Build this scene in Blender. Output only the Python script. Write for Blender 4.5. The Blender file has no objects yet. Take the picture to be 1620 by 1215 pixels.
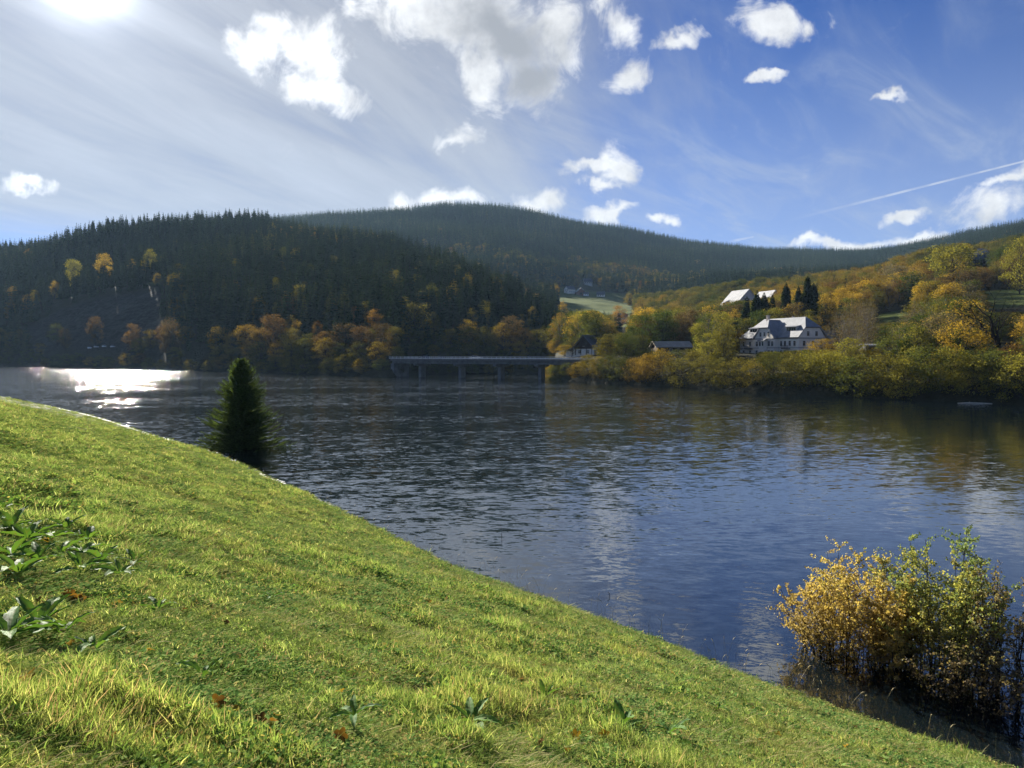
import bpy, math, random
import numpy as np
from mathutils import Vector, Matrix, Euler

RNG = np.random.default_rng(7)
random.seed(7)
sc = bpy.context.scene
COL = sc.collection
R = math.radians

# ------------------------------------------------------------------ camera, sky, sun, exposure
CAMZ = 9.0
FPX = 1200.0          # focal length in pixels of the 1620 px wide photograph
PITCH = math.atan(47.5 / FPX)
cam_data = bpy.data.cameras.new('camera')
cam = bpy.data.objects.new('camera', cam_data)
COL.objects.link(cam)
cam.location = (0, 0, CAMZ)
cam.rotation_euler = (math.pi / 2 - PITCH, 0, 0)
cam_data.sensor_width = 36.0
cam_data.lens = 36.0 * FPX / 1620.0
cam_data.clip_start = 0.1
cam_data.clip_end = 20000
sc.camera = cam

SUN_AZ, SUN_EL = R(-29.2), R(23.6)
SUN = Vector((math.sin(SUN_AZ) * math.cos(SUN_EL), math.cos(SUN_AZ) * math.cos(SUN_EL), math.sin(SUN_EL)))
EXPOSURE = 1.48
SKY_STRENGTH = 0.05

sl = bpy.data.lights.new('sun', 'SUN')
sl.energy = 5.0
sl.angle = R(0.53)
sl.color = (1.0, 0.93, 0.82)
so = bpy.data.objects.new('sun', sl)
COL.objects.link(so)
so.rotation_euler = (-SUN).to_track_quat('-Z', 'Y').to_euler()
so.location = (-40, 60, 60)

sc.view_settings.view_transform = 'Standard'
sc.view_settings.look = 'None'
sc.view_settings.exposure = EXPOSURE
sc.view_settings.gamma = 1
sc.view_settings.use_curve_mapping = False
cy = sc.cycles
cy.max_bounces = 7
cy.diffuse_bounces = 2
cy.glossy_bounces = 3
cy.transmission_bounces = 3
cy.transparent_max_bounces = 6
cy.volume_bounces = 1
cy.caustics_reflective = False
cy.caustics_refractive = False
cy.sample_clamp_indirect = 6.0
cy.use_denoising = True
try:
    cy.denoiser = 'OPENIMAGEDENOISE'
    cy.denoising_prefilter = 'ACCURATE'
except Exception:
    pass


def pdir(px, py):
    """direction through a pixel of the 1620x1215 photograph"""
    v = Vector(((px - 810) / FPX, (607.5 - py) / FPX, -1.0))
    v = cam.rotation_euler.to_matrix() @ v
    return v.normalized()


def zat(D, y):
    """height of a point at depth D that is seen at photograph row y"""
    return CAMZ + (560.0 - y) / FPX * D


def xat(D, px):
    return (px - 810.0) / FPX * D


# small node helper ------------------------------------------------
class NT:
    def __init__(self, tree):
        self.t = tree
        self.n = tree.nodes
        self.l = tree.links

    def node(self, typ, **kw):
        nd = self.n.new(typ)
        for k, v in kw.items():
            setattr(nd, k, v)
        return nd

    def put(self, sock, v):
        if v is None:
            return
        if hasattr(v, 'is_linked') or isinstance(v, bpy.types.NodeSocket):
            self.l.new(v, sock)
        else:
            if isinstance(v, (tuple, list)) and len(v) == 3 and sock.type == 'RGBA':
                v = tuple(v) + (1.0,)
            sock.default_value = v

    def math(self, op, a, b=None, c=None, clamp=False):
        nd = self.node('ShaderNodeMath', operation=op, use_clamp=clamp)
        self.put(nd.inputs[0], a)
        self.put(nd.inputs[1], b)
        self.put(nd.inputs[2], c)
        return nd.outputs[0]

    def vmath(self, op, a, b=None, out=0, scale=None):
        nd = self.node('ShaderNodeVectorMath', operation=op)
        self.put(nd.inputs[0], a)
        if b is not None:
            self.put(nd.inputs[1], b)
        if scale is not None:
            self.put(nd.inputs['Scale'], scale)
        return nd.outputs[out]

    def noise(self, vec, scale, detail=4, rough=0.5, lac=2.0, dist=0.0, dim='3D', out='Fac', w=None):
        nd = self.node('ShaderNodeTexNoise', noise_dimensions=dim)
        if vec is not None:
            self.put(nd.inputs['Vector'], vec)
        if w is not None:
            self.put(nd.inputs['W'], w)
        nd.inputs['Scale'].default_value = scale
        nd.inputs['Detail'].default_value = detail
        nd.inputs['Roughness'].default_value = rough
        nd.inputs['Lacunarity'].default_value = lac
        nd.inputs['Distortion'].default_value = dist
        return nd.outputs[out]

    def maprange(self, v, a, b, c=0.0, d=1.0, smooth=True):
        nd = self.node('ShaderNodeMapRange')
        nd.interpolation_type = 'SMOOTHSTEP' if smooth else 'LINEAR'
        self.put(nd.inputs[0], v)
        self.put(nd.inputs[1], a)
        self.put(nd.inputs[2], b)
        self.put(nd.inputs[3], c)
        self.put(nd.inputs[4], d)
        return nd.outputs[0]

    def mix(self, fac, a, b, blend='MIX'):
        nd = self.node('ShaderNodeMix', data_type='RGBA', blend_type=blend)
        nd.clamp_factor = True
        self.put(nd.inputs[0], fac)
        self.put(nd.inputs[6], a)
        self.put(nd.inputs[7], b)
        return nd.outputs[2]

    def ramp(self, fac, stops):
        nd = self.node('ShaderNodeValToRGB')
        el = nd.color_ramp.elements
        while len(el) < len(stops):
            el.new(0.5)
        for e, (p, c) in zip(el, stops):
            e.position = p
            e.color = tuple(c) + (1.0,)
        self.put(nd.inputs[0], fac)
        return nd.outputs[0]

    def mapping(self, vec, loc=(0, 0, 0), rot=(0, 0, 0), scale=(1, 1, 1), typ='POINT'):
        nd = self.node('ShaderNodeMapping', vector_type=typ)
        self.put(nd.inputs[0], vec)
        nd.inputs[1].default_value = loc
        nd.inputs[2].default_value = rot
        nd.inputs[3].default_value = scale
        return nd.outputs[0]

    def aniso(self, vec, ang, sx, sy):
        """rotate first, then scale: features stretched along ang when sx < sy"""
        return self.mapping(vec, rot=(0, 0, R(ang)), scale=(1 / sx, 1 / sy, 1), typ='TEXTURE')


# world -------------------------------------------------------------
def build_world():
    w = bpy.data.worlds.new('World')
    sc.world = w
    w.use_nodes = True
    w.node_tree.nodes.clear()
    N = NT(w.node_tree)
    sky = N.node('ShaderNodeTexSky', sky_type='NISHITA')
    sky.sun_disc = False
    sky.sun_elevation = SUN_EL
    sky.sun_rotation = SUN_AZ
    sky.altitude = 1500
    sky.air_density = 0.85
    sky.dust_density = 0.2
    sky.ozone_density = 4.0
    tc = N.node('ShaderNodeTexCoord').outputs['Generated']
    d = N.vmath('NORMALIZE', tc)
    sep = N.node('ShaderNodeSeparateXYZ')
    N.put(sep.inputs[0], d)
    sx, sy, sz = sep.outputs
    sundot = N.vmath('DOT_PRODUCT', d, tuple(SUN), out=1)
    sundot = N.math('MAXIMUM', sundot, 0.0)
    # flat cloud-layer coordinates
    zz = N.math('ADD', N.math('MAXIMUM', sz, 0.0), 0.12)
    cmb = N.node('ShaderNodeCombineXYZ')
    N.put(cmb.inputs[0], N.math('DIVIDE', sx, zz))
    N.put(cmb.inputs[1], N.math('DIVIDE', sy, zz))
    flat = cmb.outputs[0]
    # cirrus veil, thick towards the sun
    st = N.aniso(flat, 66, 0.5, 1.7)
    n1 = N.noise(st, 1.1, 7, 0.6, dist=0.8)
    n2 = N.noise(N.aniso(flat, 72, 0.6, 4.2), 1.3, 6, 0.62, dist=0.5)
    streak = N.math('ADD', N.math('MULTIPLY', n1, 0.65), N.math('MULTIPLY', n2, 0.35))
    near = N.maprange(sundot, 0.66, 0.985, 0.0, 1.0)
    vm = N.maprange(N.math('ADD', N.math('MULTIPLY', near, 0.62), N.math('MULTIPLY', streak, 0.95)), 0.50, 1.12, 0.0, 1.0)
    # blue gap low on the left
    gap = N.maprange(N.math('ADD', sz, N.math('MULTIPLY', n1, 0.03)), 0.128, 0.185, 0.10, 1.0)
    vm = N.math('MULTIPLY', vm, gap)
    glow = N.math('POWER', sundot, 14.0)
    glow2 = N.math('POWER', sundot, 220.0)
    glow3 = N.math('POWER', sundot, 1500.0)
    vb = N.math('ADD', N.math('MULTIPLY', glow, 1.8), 3.8)
    vb = N.math('MULTIPLY', vb, N.maprange(streak, 0.33, 0.68, 0.72, 1.25, smooth=False))
    vb = N.math('ADD', vb, N.math('MULTIPLY', glow2, 1.6))
    vb = N.math('ADD', vb, N.math('MULTIPLY', glow3, 24.0))
    veil = N.vmath('SCALE', (0.93, 0.99, 1.09), scale=vb)
    skyc = N.mix(1.0, sky.outputs[0], (0.29, 0.50, 0.89), 'MULTIPLY')
    base = N.mix(N.math('MULTIPLY', vm, 0.93), skyc, veil)
    base = N.mix(N.maprange(sz, 0.42, 0.10, 0.0, 0.42), base, (4.4, 5.2, 6.6))
    # thin wisps over the blue
    wn = N.noise(N.aniso(flat, 48, 0.8, 2.2), 1.7, 8, 0.62, dist=0.9)
    wisp = N.maprange(wn, 0.42, 0.80, 0.0, 0.55)
    wisp = N.math('MULTIPLY', wisp, N.maprange(sz, 0.46, 0.2, 0.25, 1.0))
    base = N.mix(wisp, base, (4.3, 4.9, 5.8))
    # cumulus
    warp = N.noise(d, 9.0, 5, 0.6, out='Color')
    warp = N.vmath('SUBTRACT', warp, (0.5, 0.5, 0.5))
    dw = N.vmath('ADD', d, N.vmath('SCALE', warp, scale=0.11))
    blobs = [
        (478, 78, 92, 62, 0), (510, 140, 105, 34, -5), (400, 88, 66, 34, -10), (430, 40, 40, 30, 0),
        (790, 50, 150, 80, -15), (845, 120, 95, 70, -30), (880, 60, 60, 90, 0), (600, 15, 110, 42, -30), (690, 45, 85, 50, -35), (760, 120, 60, 50, -30),
        (715, 205, 58, 22, 8), (975, 268, 34, 46, 10), (938, 270, 50, 17, 0), (960, 298, 36, 14, 0),
        (985, 60, 40, 52, 30), (1000, 122, 38, 34, 20), (1068, 72, 44, 18, -10), (955, 15, 46, 28, 0),
        (1235, 26, 84, 32, -5), (1200, 125, 34, 13, 0), (1290, 30, 40, 25, 20),
        (715, 312, 68, 24, 0), (652, 305, 26, 26, 0), (868, 322, 62, 30, 0), (982, 340, 36, 15, 0), (1040, 352, 24, 14, 0),
        (1565, 330, 78, 52, 8), (1590, 283, 70, 18, 12), (1412, 345, 34, 13, 0), (1340, 392, 125, 15, 0), (1450, 388, 60, 14, 0),
        (5, 390, 46, 15, 0), (60, 292, 60, 16, 5), (1400, 155, 40, 9, 0),
        # beyond the frame the same scattered cover goes on
        (-260, 180, 160, 70, 0), (-420, 60, 120, 60, 10), (1980, 120, 150, 60, 5), (1800, 250, 110, 40, 0), (500, -240, 190, 80, 0),
        (1150, -220, 170, 70, 10), (1700, -140, 130, 60, 0), (120, -330, 200, 80, 0),
    ]
    mask = None
    bigmask = None
    for (bx, by, rx, ry, ang) in blobs:
        c = pdir(bx, by)
        u = Vector((0, 0, 1)).cross(c).normalized() * -1.0
        v = c.cross(u).normalized()
        if v.z < 0:
            v = -v
        ca, sa = math.cos(R(ang)), math.sin(R(ang))
        u2 = u * ca + v * sa
        v2 = v * ca - u * sa
        m = Matrix((u2, c, v2)).transposed()
        if m.determinant() < 0:
            m = Matrix((u2, -c, v2)).transposed()
        e = m.to_euler()
        k = 1.0 / math.sqrt(1 + ((bx - 810) / FPX) ** 2 + ((by - 607) / FPX) ** 2)
        g = N.node('ShaderNodeTexGradient', gradient_type='SPHERICAL')
        N.put(g.inputs[0], N.mapping(dw, loc=tuple(c), rot=tuple(e), scale=(1.28 * rx / FPX * k, 0.6, 1.28 * ry / FPX * k), typ='TEXTURE'))
        mask = g.outputs[1] if mask is None else N.math('SMOOTH_MAX', mask, g.outputs[1], 0.12)
        if rx >= 90 and ry >= 69:
            bigmask = g.outputs[1] if bigmask is None else N.math('MAXIMUM', bigmask, g.outputs[1])
    cn = N.noise(d, 16.0, 12, 0.64, dist=0.6)
    cn2 = N.noise(d, 5.0, 3, 0.5)
    dens = N.math('ADD', N.math('MULTIPLY', mask, 1.75), N.math('MULTIPLY', N.math('SUBTRACT', cn, 0.5), 3.4))
    dens = N.math('ADD', dens, N.math('MULTIPLY', N.math('SUBTRACT', cn2, 0.5), 0.5))
    alpha = N.maprange(dens, 0.42, 1.50, 0.0, 1.0)
    alpha = N.math('MULTIPLY', alpha, N.maprange(mask, 0.03, 0.2, 0, 1))
    core = N.maprange(N.math('ADD', bigmask, N.math('MULTIPLY', N.math('SUBTRACT', N.noise(d, 11.0, 6, 0.55, dist=0.4), 0.5), 1.1)), 0.22, 0.92, 0.0, 1.0)
    bright = N.vmath('SCALE', (1.0, 1.02, 1.04), scale=N.math('MULTIPLY', N.math('ADD', 7.8, N.math('MULTIPLY', glow, 3.5)), N.maprange(N.noise(d, 22.0, 6, 0.6), 0.3, 0.7, 0.74, 1.16, smooth=False)))
    ccol = N.mix(core, bright, (3.5, 3.7, 4.05))
    base = N.mix(N.math('MULTIPLY', alpha, 0.96), base, ccol)
    # contrail
    for (a, b, wd, op) in (((1235, 352), (1680, 240), 0.0008, 0.55), ((1150, 383), (1190, 375), 0.0009, 0.5)):
        da, db = pdir(*a), pdir(*b)
        nrm = da.cross(db).normalized()
        mid = (da + db).normalized()
        half = mid.dot(da)
        dist = N.math('ABSOLUTE', N.vmath('DOT_PRODUCT', d, tuple(nrm), out=1))
        al = (db - da).normalized()
        t = N.vmath('DOT_PRODUCT', N.vmath('SUBTRACT', d, tuple(da)), tuple(al), out=1)
        L = (db - da).length
        width = N.maprange(t, 0, L, wd * 1.9, wd, smooth=False)
        line = N.maprange(N.math('DIVIDE', dist, width), 0.5, 1.6, 1.0, 0.0)
        line = N.math('MULTIPLY', line, N.maprange(t, 0.0, L * 0.55, 0.0, op))
        line = N.math('MULTIPLY', line, N.maprange(t, L * 1.0, L * 1.1, 1.0, 0.0))
        line = N.math('MULTIPLY', line, N.maprange(N.noise(d, 60, 3), 0.3, 0.6, 0.5, 1.0))
        base = N.mix(line, base, (6.2, 6.6, 7.2))
    bg = N.node('ShaderNodeBackground')
    bg.inputs[1].default_value = SKY_STRENGTH
    base = N.vmath('SCALE', base, scale=0.83)
    N.put(bg.inputs[0], base)
    out = N.node('ShaderNodeOutputWorld')
    N.l.new(bg.outputs[0], out.inputs[0])
    w.cycles.sampling_method = 'MANUAL'
    w.cycles.sample_map_resolution = 512


build_world()


# ------------------------------------------------------------------ mesh helpers
def mesh_np(name, V, faces, mats=(), smooth=False, tone=None, midx=None):
    """V (n,3); faces list of int arrays (m,k)"""
    me = bpy.data.meshes.new(name)
    V = np.asarray(V, dtype=np.float32)
    faces = [np.asarray(f, dtype=np.int32) for f in faces if len(f)]
    nl = sum(f.size for f in faces)
    nf = sum(len(f) for f in faces)
    me.vertices.add(len(V))
    me.vertices.foreach_set('co', V.ravel())
    me.loops.add(nl)
    me.loops.foreach_set('vertex_index', np.concatenate([f.ravel() for f in faces]))
    me.polygons.add(nf)
    starts, tot, s = [], [], 0
    for f in faces:
        k = f.shape[1]
        starts.append(s + np.arange(len(f)) * k)
        s += f.size
    me.polygons.foreach_set('loop_start', np.concatenate(starts).astype(np.int32))
    for m in mats:
        me.materials.append(m)
    if midx is not None:
        me.polygons.foreach_set('material_index', np.asarray(midx, dtype=np.int32))
    if smooth:
        me.polygons.foreach_set('use_smooth', np.ones(nf, dtype=bool))
    if tone is not None:
        a = me.attributes.new('tone', 'FLOAT', 'FACE')
        a.data.foreach_set('value', np.asarray(tone, dtype=np.float32))
    me.update(calc_edges=True)
    me.validate()
    return me


class MB:
    """collects boxes, prisms, tubes into one mesh"""
    def __init__(self):
        self.v = []
        self.f = []

    def add(self, vs, fs):
        o = len(self.v)
        self.v += [tuple(p) for p in vs]
        self.f += [tuple(i + o for i in f) for f in fs]

    def box(self, x0, x1, y0, y1, z0, z1):
        self.add([(x0, y0, z0), (x1, y0, z0), (x1, y1, z0), (x0, y1, z0), (x0, y0, z1), (x1, y0, z1), (x1, y1, z1), (x0, y1, z1)],
                 [(0, 3, 2, 1), (4, 5, 6, 7), (0, 1, 5, 4), (1, 2, 6, 5), (2, 3, 7, 6), (3, 0, 4, 7)])

    def prism(self, prof, y0, y1, axis='y'):
        """profile in (x,z) extruded along y (or profile (y,z) along x)"""
        n = len(prof)
        if axis == 'y':
            a = [(p[0], y0, p[1]) for p in prof]
            b = [(p[0], y1, p[1]) for p in prof]
        else:
            a = [(y0, p[0], p[1]) for p in prof]
            b = [(y1, p[0], p[1]) for p in prof]
        fs = [tuple(range(n)), tuple(range(2 * n - 1, n - 1, -1))]
        fs += [(i, i + n, (i + 1) % n + n, (i + 1) % n) for i in range(n)]
        self.add(a + b, fs)

    def slab(self, quad, t):
        """thick panel: polygon pts and thickness along its normal"""
        q = [Vector(p) for p in quad]
        n = (q[1] - q[0]).cross(q[-1] - q[0]).normalized() * t
        k = len(q)
        vs = [p for p in q] + [p + n for p in q]
        fs = [tuple(range(k - 1, -1, -1)), tuple(range(k, 2 * k))] + [(i, (i + 1) % k, (i + 1) % k + k, i + k) for i in range(k)]
        self.add(vs, fs)

    def tube(self, pts, rad, n=6):
        V, F = tube_np(np.array(pts, float), np.array(rad, float) if np.ndim(rad) else np.full(len(pts), float(rad)), n)
        self.add(V.tolist(), F.tolist())

    def build(self, name, mat, parent=None, smooth=False, loc=None):
        me = bpy.data.meshes.new(name)
        me.from_pydata(self.v, [], self.f)
        me.materials.append(mat)
        me.update()
        import bmesh
        b = bmesh.new()
        b.from_mesh(me)
        bmesh.ops.recalc_face_normals(b, faces=b.faces)
        b.to_mesh(me)
        b.free()
        if smooth:
            me.polygons.foreach_set('use_smooth', np.ones(len(me.polygons), dtype=bool))
        o = bpy.data.objects.new(name, me)
        COL.objects.link(o)
        if parent is not None:
            o.parent = parent
        if loc is not None:
            o.location = loc
        return o


def tube_np(P, rad, n=5):
    k = len(P)
    T = np.gradient(P, axis=0)
    T /= np.linalg.norm(T, axis=1, keepdims=True) + 1e-9
    ref = np.where(np.abs(T[:, 2:3]) > 0.9, np.array([[1.0, 0, 0]]), np.array([[0, 0, 1.0]]))
    A = np.cross(T, ref)
    A /= np.linalg.norm(A, axis=1, keepdims=True) + 1e-9
    B = np.cross(T, A)
    th = np.arange(n) * 2 * np.pi / n
    V = P[:, None, :] + rad[:, None, None] * (np.cos(th)[None, :, None] * A[:, None, :] + np.sin(th)[None, :, None] * B[:, None, :])
    V = V.reshape(-1, 3)
    i = np.arange(k - 1)[:, None] * n
    j = np.arange(n)[None, :]
    F = np.stack([i + j, i + (j + 1) % n, i + n + (j + 1) % n, i + n + j], -1).reshape(-1, 4)
    return V, F


def join_vf(parts):
    Vs, Fs, o = [], [], 0
    for V, F in parts:
        Vs.append(V)
        Fs.append(F + o)
        o += len(V)
    return np.concatenate(Vs), np.concatenate(Fs)


def tag(o, label=None, cat=None, group=None, kind=None):
    if label:
        o['label'] = label
    if cat:
        o['category'] = cat
    if group:
        o['group'] = group
    if kind:
        o['kind'] = kind
    return o


def link(name, data, parent=None):
    o = bpy.data.objects.new(name, data)
    COL.objects.link(o)
    if parent is not None:
        o.parent = parent
    return o


def empty(name, loc, rz=0.0, scale=1.0):
    o = bpy.data.objects.new(name, None)
    COL.objects.link(o)
    o.location = loc
    o.rotation_euler = (0, 0, rz)
    o.scale = (scale, scale, scale) if not isinstance(scale, tuple) else scale
    o.empty_display_size = 0.5
    return o


def copy_tree(o, parent=None):
    c = o.copy()
    COL.objects.link(c)
    c.parent = parent
    for ch in o.children:
        copy_tree(ch, c)
    return c


# ------------------------------------------------------------------ materials
def new_mat(name):
    m = bpy.data.materials.new(name)
    m.use_nodes = True
    m.node_tree.nodes.clear()
    N = NT(m.node_tree)
    out = N.node('ShaderNodeOutputMaterial')
    return m, N, out


def principled(N, out, col, rough=0.6, spec=0.3, metal=0.0, normal=None):
    p = N.node('ShaderNodeBsdfPrincipled')
    N.put(p.inputs['Base Color'], col)
    N.put(p.inputs['Roughness'], rough)
    N.put(p.inputs['Specular IOR Level'], spec)
    N.put(p.inputs['Metallic'], metal)
    if normal is not None:
        N.put(p.inputs['Normal'], normal)
    if out is not None:
        N.l.new(p.outputs[0], out.inputs[0])
    return p


def bump(N, h, strength=0.5, dist=0.05):
    b = N.node('ShaderNodeBump')
    b.inputs['Strength'].default_value = strength
    b.inputs['Distance'].default_value = dist
    N.put(b.inputs['Height'], h)
    return b.outputs[0]


def simple_mat(name, col, rough=0.7, spec=0.3, var=0.25, scale=1.5, metal=0.0, bmp=0.02):
    m, N, out = new_mat(name)
    tc = N.node('ShaderNodeTexCoord').outputs['Object']
    n = N.noise(tc, scale, 6, 0.6)
    f = N.maprange(n, 0.3, 0.7, 1 - var, 1 + var, smooth=False)
    c = N.vmath('SCALE', tuple(col), scale=f)
    principled(N, out, c, rough, spec, metal, bump(N, N.noise(tc, scale * 12, 3), 0.4, bmp))
    return m


def leaf_shader(N, out, col, trans=0.45, tcol=(1.15, 1.1, 0.6), spec=0.0, rough=0.55):
    if spec > 0:
        p = principled(N, None, col, rough, spec)
    else:
        p = N.node('ShaderNodeBsdfDiffuse')
        N.put(p.inputs[0], col)
    t = N.node('ShaderNodeBsdfTranslucent')
    N.put(t.inputs[0], N.mix(1.0, col, tcol, 'MULTIPLY'))
    mx = N.node('ShaderNodeMixShader')
    mx.inputs[0].default_value = trans
    N.l.new(p.outputs[0], mx.inputs[1])
    N.l.new(t.outputs[0], mx.inputs[2])
    N.l.new(mx.outputs[0], out.inputs[0])


def mat_object_leaves(name, trans=0.45):
    """foliage whose hue is the object's own colour"""
    m, N, out = new_mat(name)
    oi = N.node('ShaderNodeObjectInfo')
    at = N.node('ShaderNodeAttribute', attribute_name='tone')
    tc = N.node('ShaderNodeTexCoord').outputs['Object']
    v = N.maprange(at.outputs['Fac'], 0, 1, 0.62, 1.42, smooth=False)
    c = N.vmath('SCALE', oi.outputs['Color'], scale=v)
    patch = N.maprange(N.noise(tc, 0.45, 3), 0.42, 0.66, 0, 0.55)
    hsv = N.node('ShaderNodeHueSaturation')
    hsv.inputs['Hue'].default_value = 0.488
    hsv.inputs['Saturation'].default_value = 0.95
    hsv.inputs['Value'].default_value = 1.15
    N.put(hsv.inputs['Color'], c)
    c = N.mix(patch, c, hsv.outputs[0])
    leaf_shader(N, out, c, trans)
    return m


def mat_random_leaves(name, stops, trans=0.4):
    """foliage of a wood: each crown takes its hue from a ramp"""
    m, N, out = new_mat(name)
    oi = N.node('ShaderNodeObjectInfo')
    at = N.node('ShaderNodeAttribute', attribute_name='tone')
    g = N.node('ShaderNodeNewGeometry').outputs['Position']
    big = N.noise(g, 0.008, 3)
    f = N.math('ADD', N.math('MULTIPLY', oi.outputs['Random'], 0.6), N.maprange(big, 0.35, 0.65, -0.05, 0.45), clamp=True)
    c = N.ramp(f, stops)
    v = N.maprange(at.outputs['Fac'], 0, 1, 0.65, 1.4, smooth=False)
    c = N.vmath('SCALE', c, scale=v)
    leaf_shader(N, out, c, trans)
    return m


M = {}
M['leaves'] = mat_object_leaves('autumn_leaves')
M['leaves_far'] = mat_random_leaves('far_autumn_leaves', [(0.0, (.045, .065, .020)), (0.4, (.085, .09, .022)), (0.62, (.17, .145, .030)), (0.8, (.24, .16, .032)), (1.0, (.13, .075, .030))])
M['needles_far'] = mat_random_leaves('far_needles', [(0.0, (.018, .034, .017)), (0.5, (.030, .053, .024)), (0.85, (.048, .070, .028)), (1.0, (.080, .092, .032))], 0.2)
M['needles'] = mat_random_leaves('needles', [(0.0, (.018, .032, .015)), (0.6, (.03, .047, .02)), (1.0, (.048, .062, .022))], 0.25)
M['bark'] = simple_mat('bark', (.045, .037, .030), 0.95, 0.03, 0.4, 3.0)
M['pale_bark'] = simple_mat('pale_bark', (.15, .135, .115), 0.9, 0.1, 0.5, 2.0)
M['dark_bark'] = simple_mat('dark_bark', (.028, .022, .018), 0.95, 0.03, 0.4, 3.0)
M['concrete'] = simple_mat('concrete', (.17, .17, .165), 0.85, 0.2, 0.25, 0.6)
M['concrete_dark'] = simple_mat('weathered_concrete', (.17, .17, .165), 0.9, 0.2, 0.35, 0.5)
M['asphalt'] = simple_mat('asphalt', (.05, .05, .05), 0.85, 0.2, 0.2, 2.0)
M['steel'] = simple_mat('galvanised_steel', (.45, .46, .47), 0.4, 0.5, 0.12, 2.0, 0.7, 0.003)
M['plaster'] = simple_mat('white_plaster', (.84, .79, .68), 0.9, 0.15, 0.07, 0.7, 0.0, 0.006)
M['plaster_grey'] = simple_mat('grey_plaster', (.50, .49, .46), 0.9, 0.15, 0.1, 0.7, 0.0, 0.006)
M['plaster_red'] = simple_mat('red_brown_boards', (.20, .075, .06), 0.85, 0.15, 0.2, 1.2, 0.0, 0.01)
M['timber_dark'] = simple_mat('dark_timber', (.05, .035, .028), 0.8, 0.2, 0.3, 2.0)
M['trim'] = simple_mat('cornice_paint', (.30, .29, .27), 0.8, 0.2, 0.1, 1.0)
M['frame'] = simple_mat('window_frame_paint', (.55, .52, .46), 0.6, 0.3, 0.1, 2.0)
M['frame_brown'] = simple_mat('brown_window_frame', (.10, .065, .05), 0.6, 0.3, 0.1, 2.0)
M['white_metal'] = simple_mat('white_boards', (.78, .78, .76), 0.6, 0.3, 0.05, 2.0)
M['log'] = simple_mat('bleached_wood', (.62, .56, .46), 0.85, 0.2, 0.15, 2.0)
M['rubber'] = simple_mat('rubber', (.02, .02, .02), 0.8, 0.2, 0.1, 4.0)
M['paint_silver'] = simple_mat('silver_paint', (.60, .61, .62), 0.25, 0.6, 0.03, 1.0, 0.4, 0.0)
M['paint_white'] = simple_mat('white_paint', (.80, .80, .80), 0.25, 0.6, 0.03, 1.0, 0.0, 0.0)
M['paint_dark'] = simple_mat('dark_grey_paint', (.06, .065, .075), 0.25, 0.6, 0.03, 1.0, 0.3, 0.0)
M['brick'] = simple_mat('chimney_brick', (.34, .30, .27), 0.9, 0.15, 0.2, 3.0)


def mat_glass(name, col=(.015, .02, .025)):
    m, N, out = new_mat(name)
    principled(N, out, col, 0.06, 0.8)
    return m


M['glass'] = mat_glass('window_glass')


def mat_roof(name, col, rows=3.2, rough=0.55, spec=0.4):
    """slates or sheets: colour varies piece by piece, relief by course"""
    m, N, out = new_mat(name)
    tc = N.node('ShaderNodeTexCoord').outputs['Object']
    br = N.node('ShaderNodeTexBrick')
    N.put(br.inputs['Vector'], N.mapping(tc, scale=(1, 1, 1)))
    br.inputs['Color1'].default_value = (.9, .9, .9, 1)
    br.inputs['Color2'].default_value = (1.1, 1.1, 1.1, 1)
    br.inputs['Mortar'].default_value = (.7, .7, .7, 1)
    br.inputs['Scale'].default_value = rows
    n = N.maprange(N.noise(tc, 0.5, 5, 0.6), 0.3, 0.7, 0.8, 1.2, smooth=False)
    c = N.vmath('SCALE', tuple(col), scale=n)
    c = N.mix(1.0, c, br.outputs[0], 'MULTIPLY')
    principled(N, out, c, rough, spec, 0, bump(N, br.outputs[1], 0.3, 0.02))
    return m


M['roof_slate'] = mat_roof('pale_grey_slate', (.23, .24, .255), 3.2, 0.6, 0.25)
M['roof_grey'] = mat_roof('light_grey_sheet_roof', (.30, .31, .32), 1.2, 0.6, 0.25)
M['roof_blue'] = mat_roof('dark_blue_slate', (.06, .07, .09), 3.0, 0.5, 0.4)
M['roof_brown'] = mat_roof('weathered_tan_roof', (.50, .42, .31), 2.0, 0.8, 0.2)


def mat_terrain():
    m, N, out = new_mat('hill_ground')
    g = N.node('ShaderNodeNewGeometry').outputs['Position']
    me = N.node('ShaderNodeAttribute', attribute_name='meadow').outputs['Fac']
    ro = N.node('ShaderNodeAttribute', attribute_name='rock').outputs['Fac']
    n1 = N.noise(g, 0.05, 6, 0.6)
    n2 = N.noise(g, 0.6, 5, 0.6)
    soil = N.mix(n1, (.018, .022, .010), (.045, .040, .020))
    stripes = N.noise(N.aniso(g, 20, .03, .30), 1.0, 3)
    grass = N.mix(N.maprange(stripes, .35, .65), (.060, .095, .018), (.12, .15, .032))
    grass = N.mix(N.maprange(n2, .5, .8), grass, (.15, .13, .05))
    rock = N.mix(N.maprange(N.noise(N.mapping(g, scale=(.12, .12, .5)), 1.0, 7, .65, dist=1.2), .38, .62), (.016, .017, .015), (.040, .038, .034))
    c = N.mix(me, soil, grass)
    c = N.mix(ro, c, rock)
    h = N.math('ADD', N.noise(g, 0.4, 8, 0.65), N.math('MULTIPLY', N.noise(g, 0.08, 5, 0.6), 3.0))
    principled(N, out, c, 0.95, 0.1, 0, bump(N, h, 0.9, 1.2))
    return m


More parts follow.
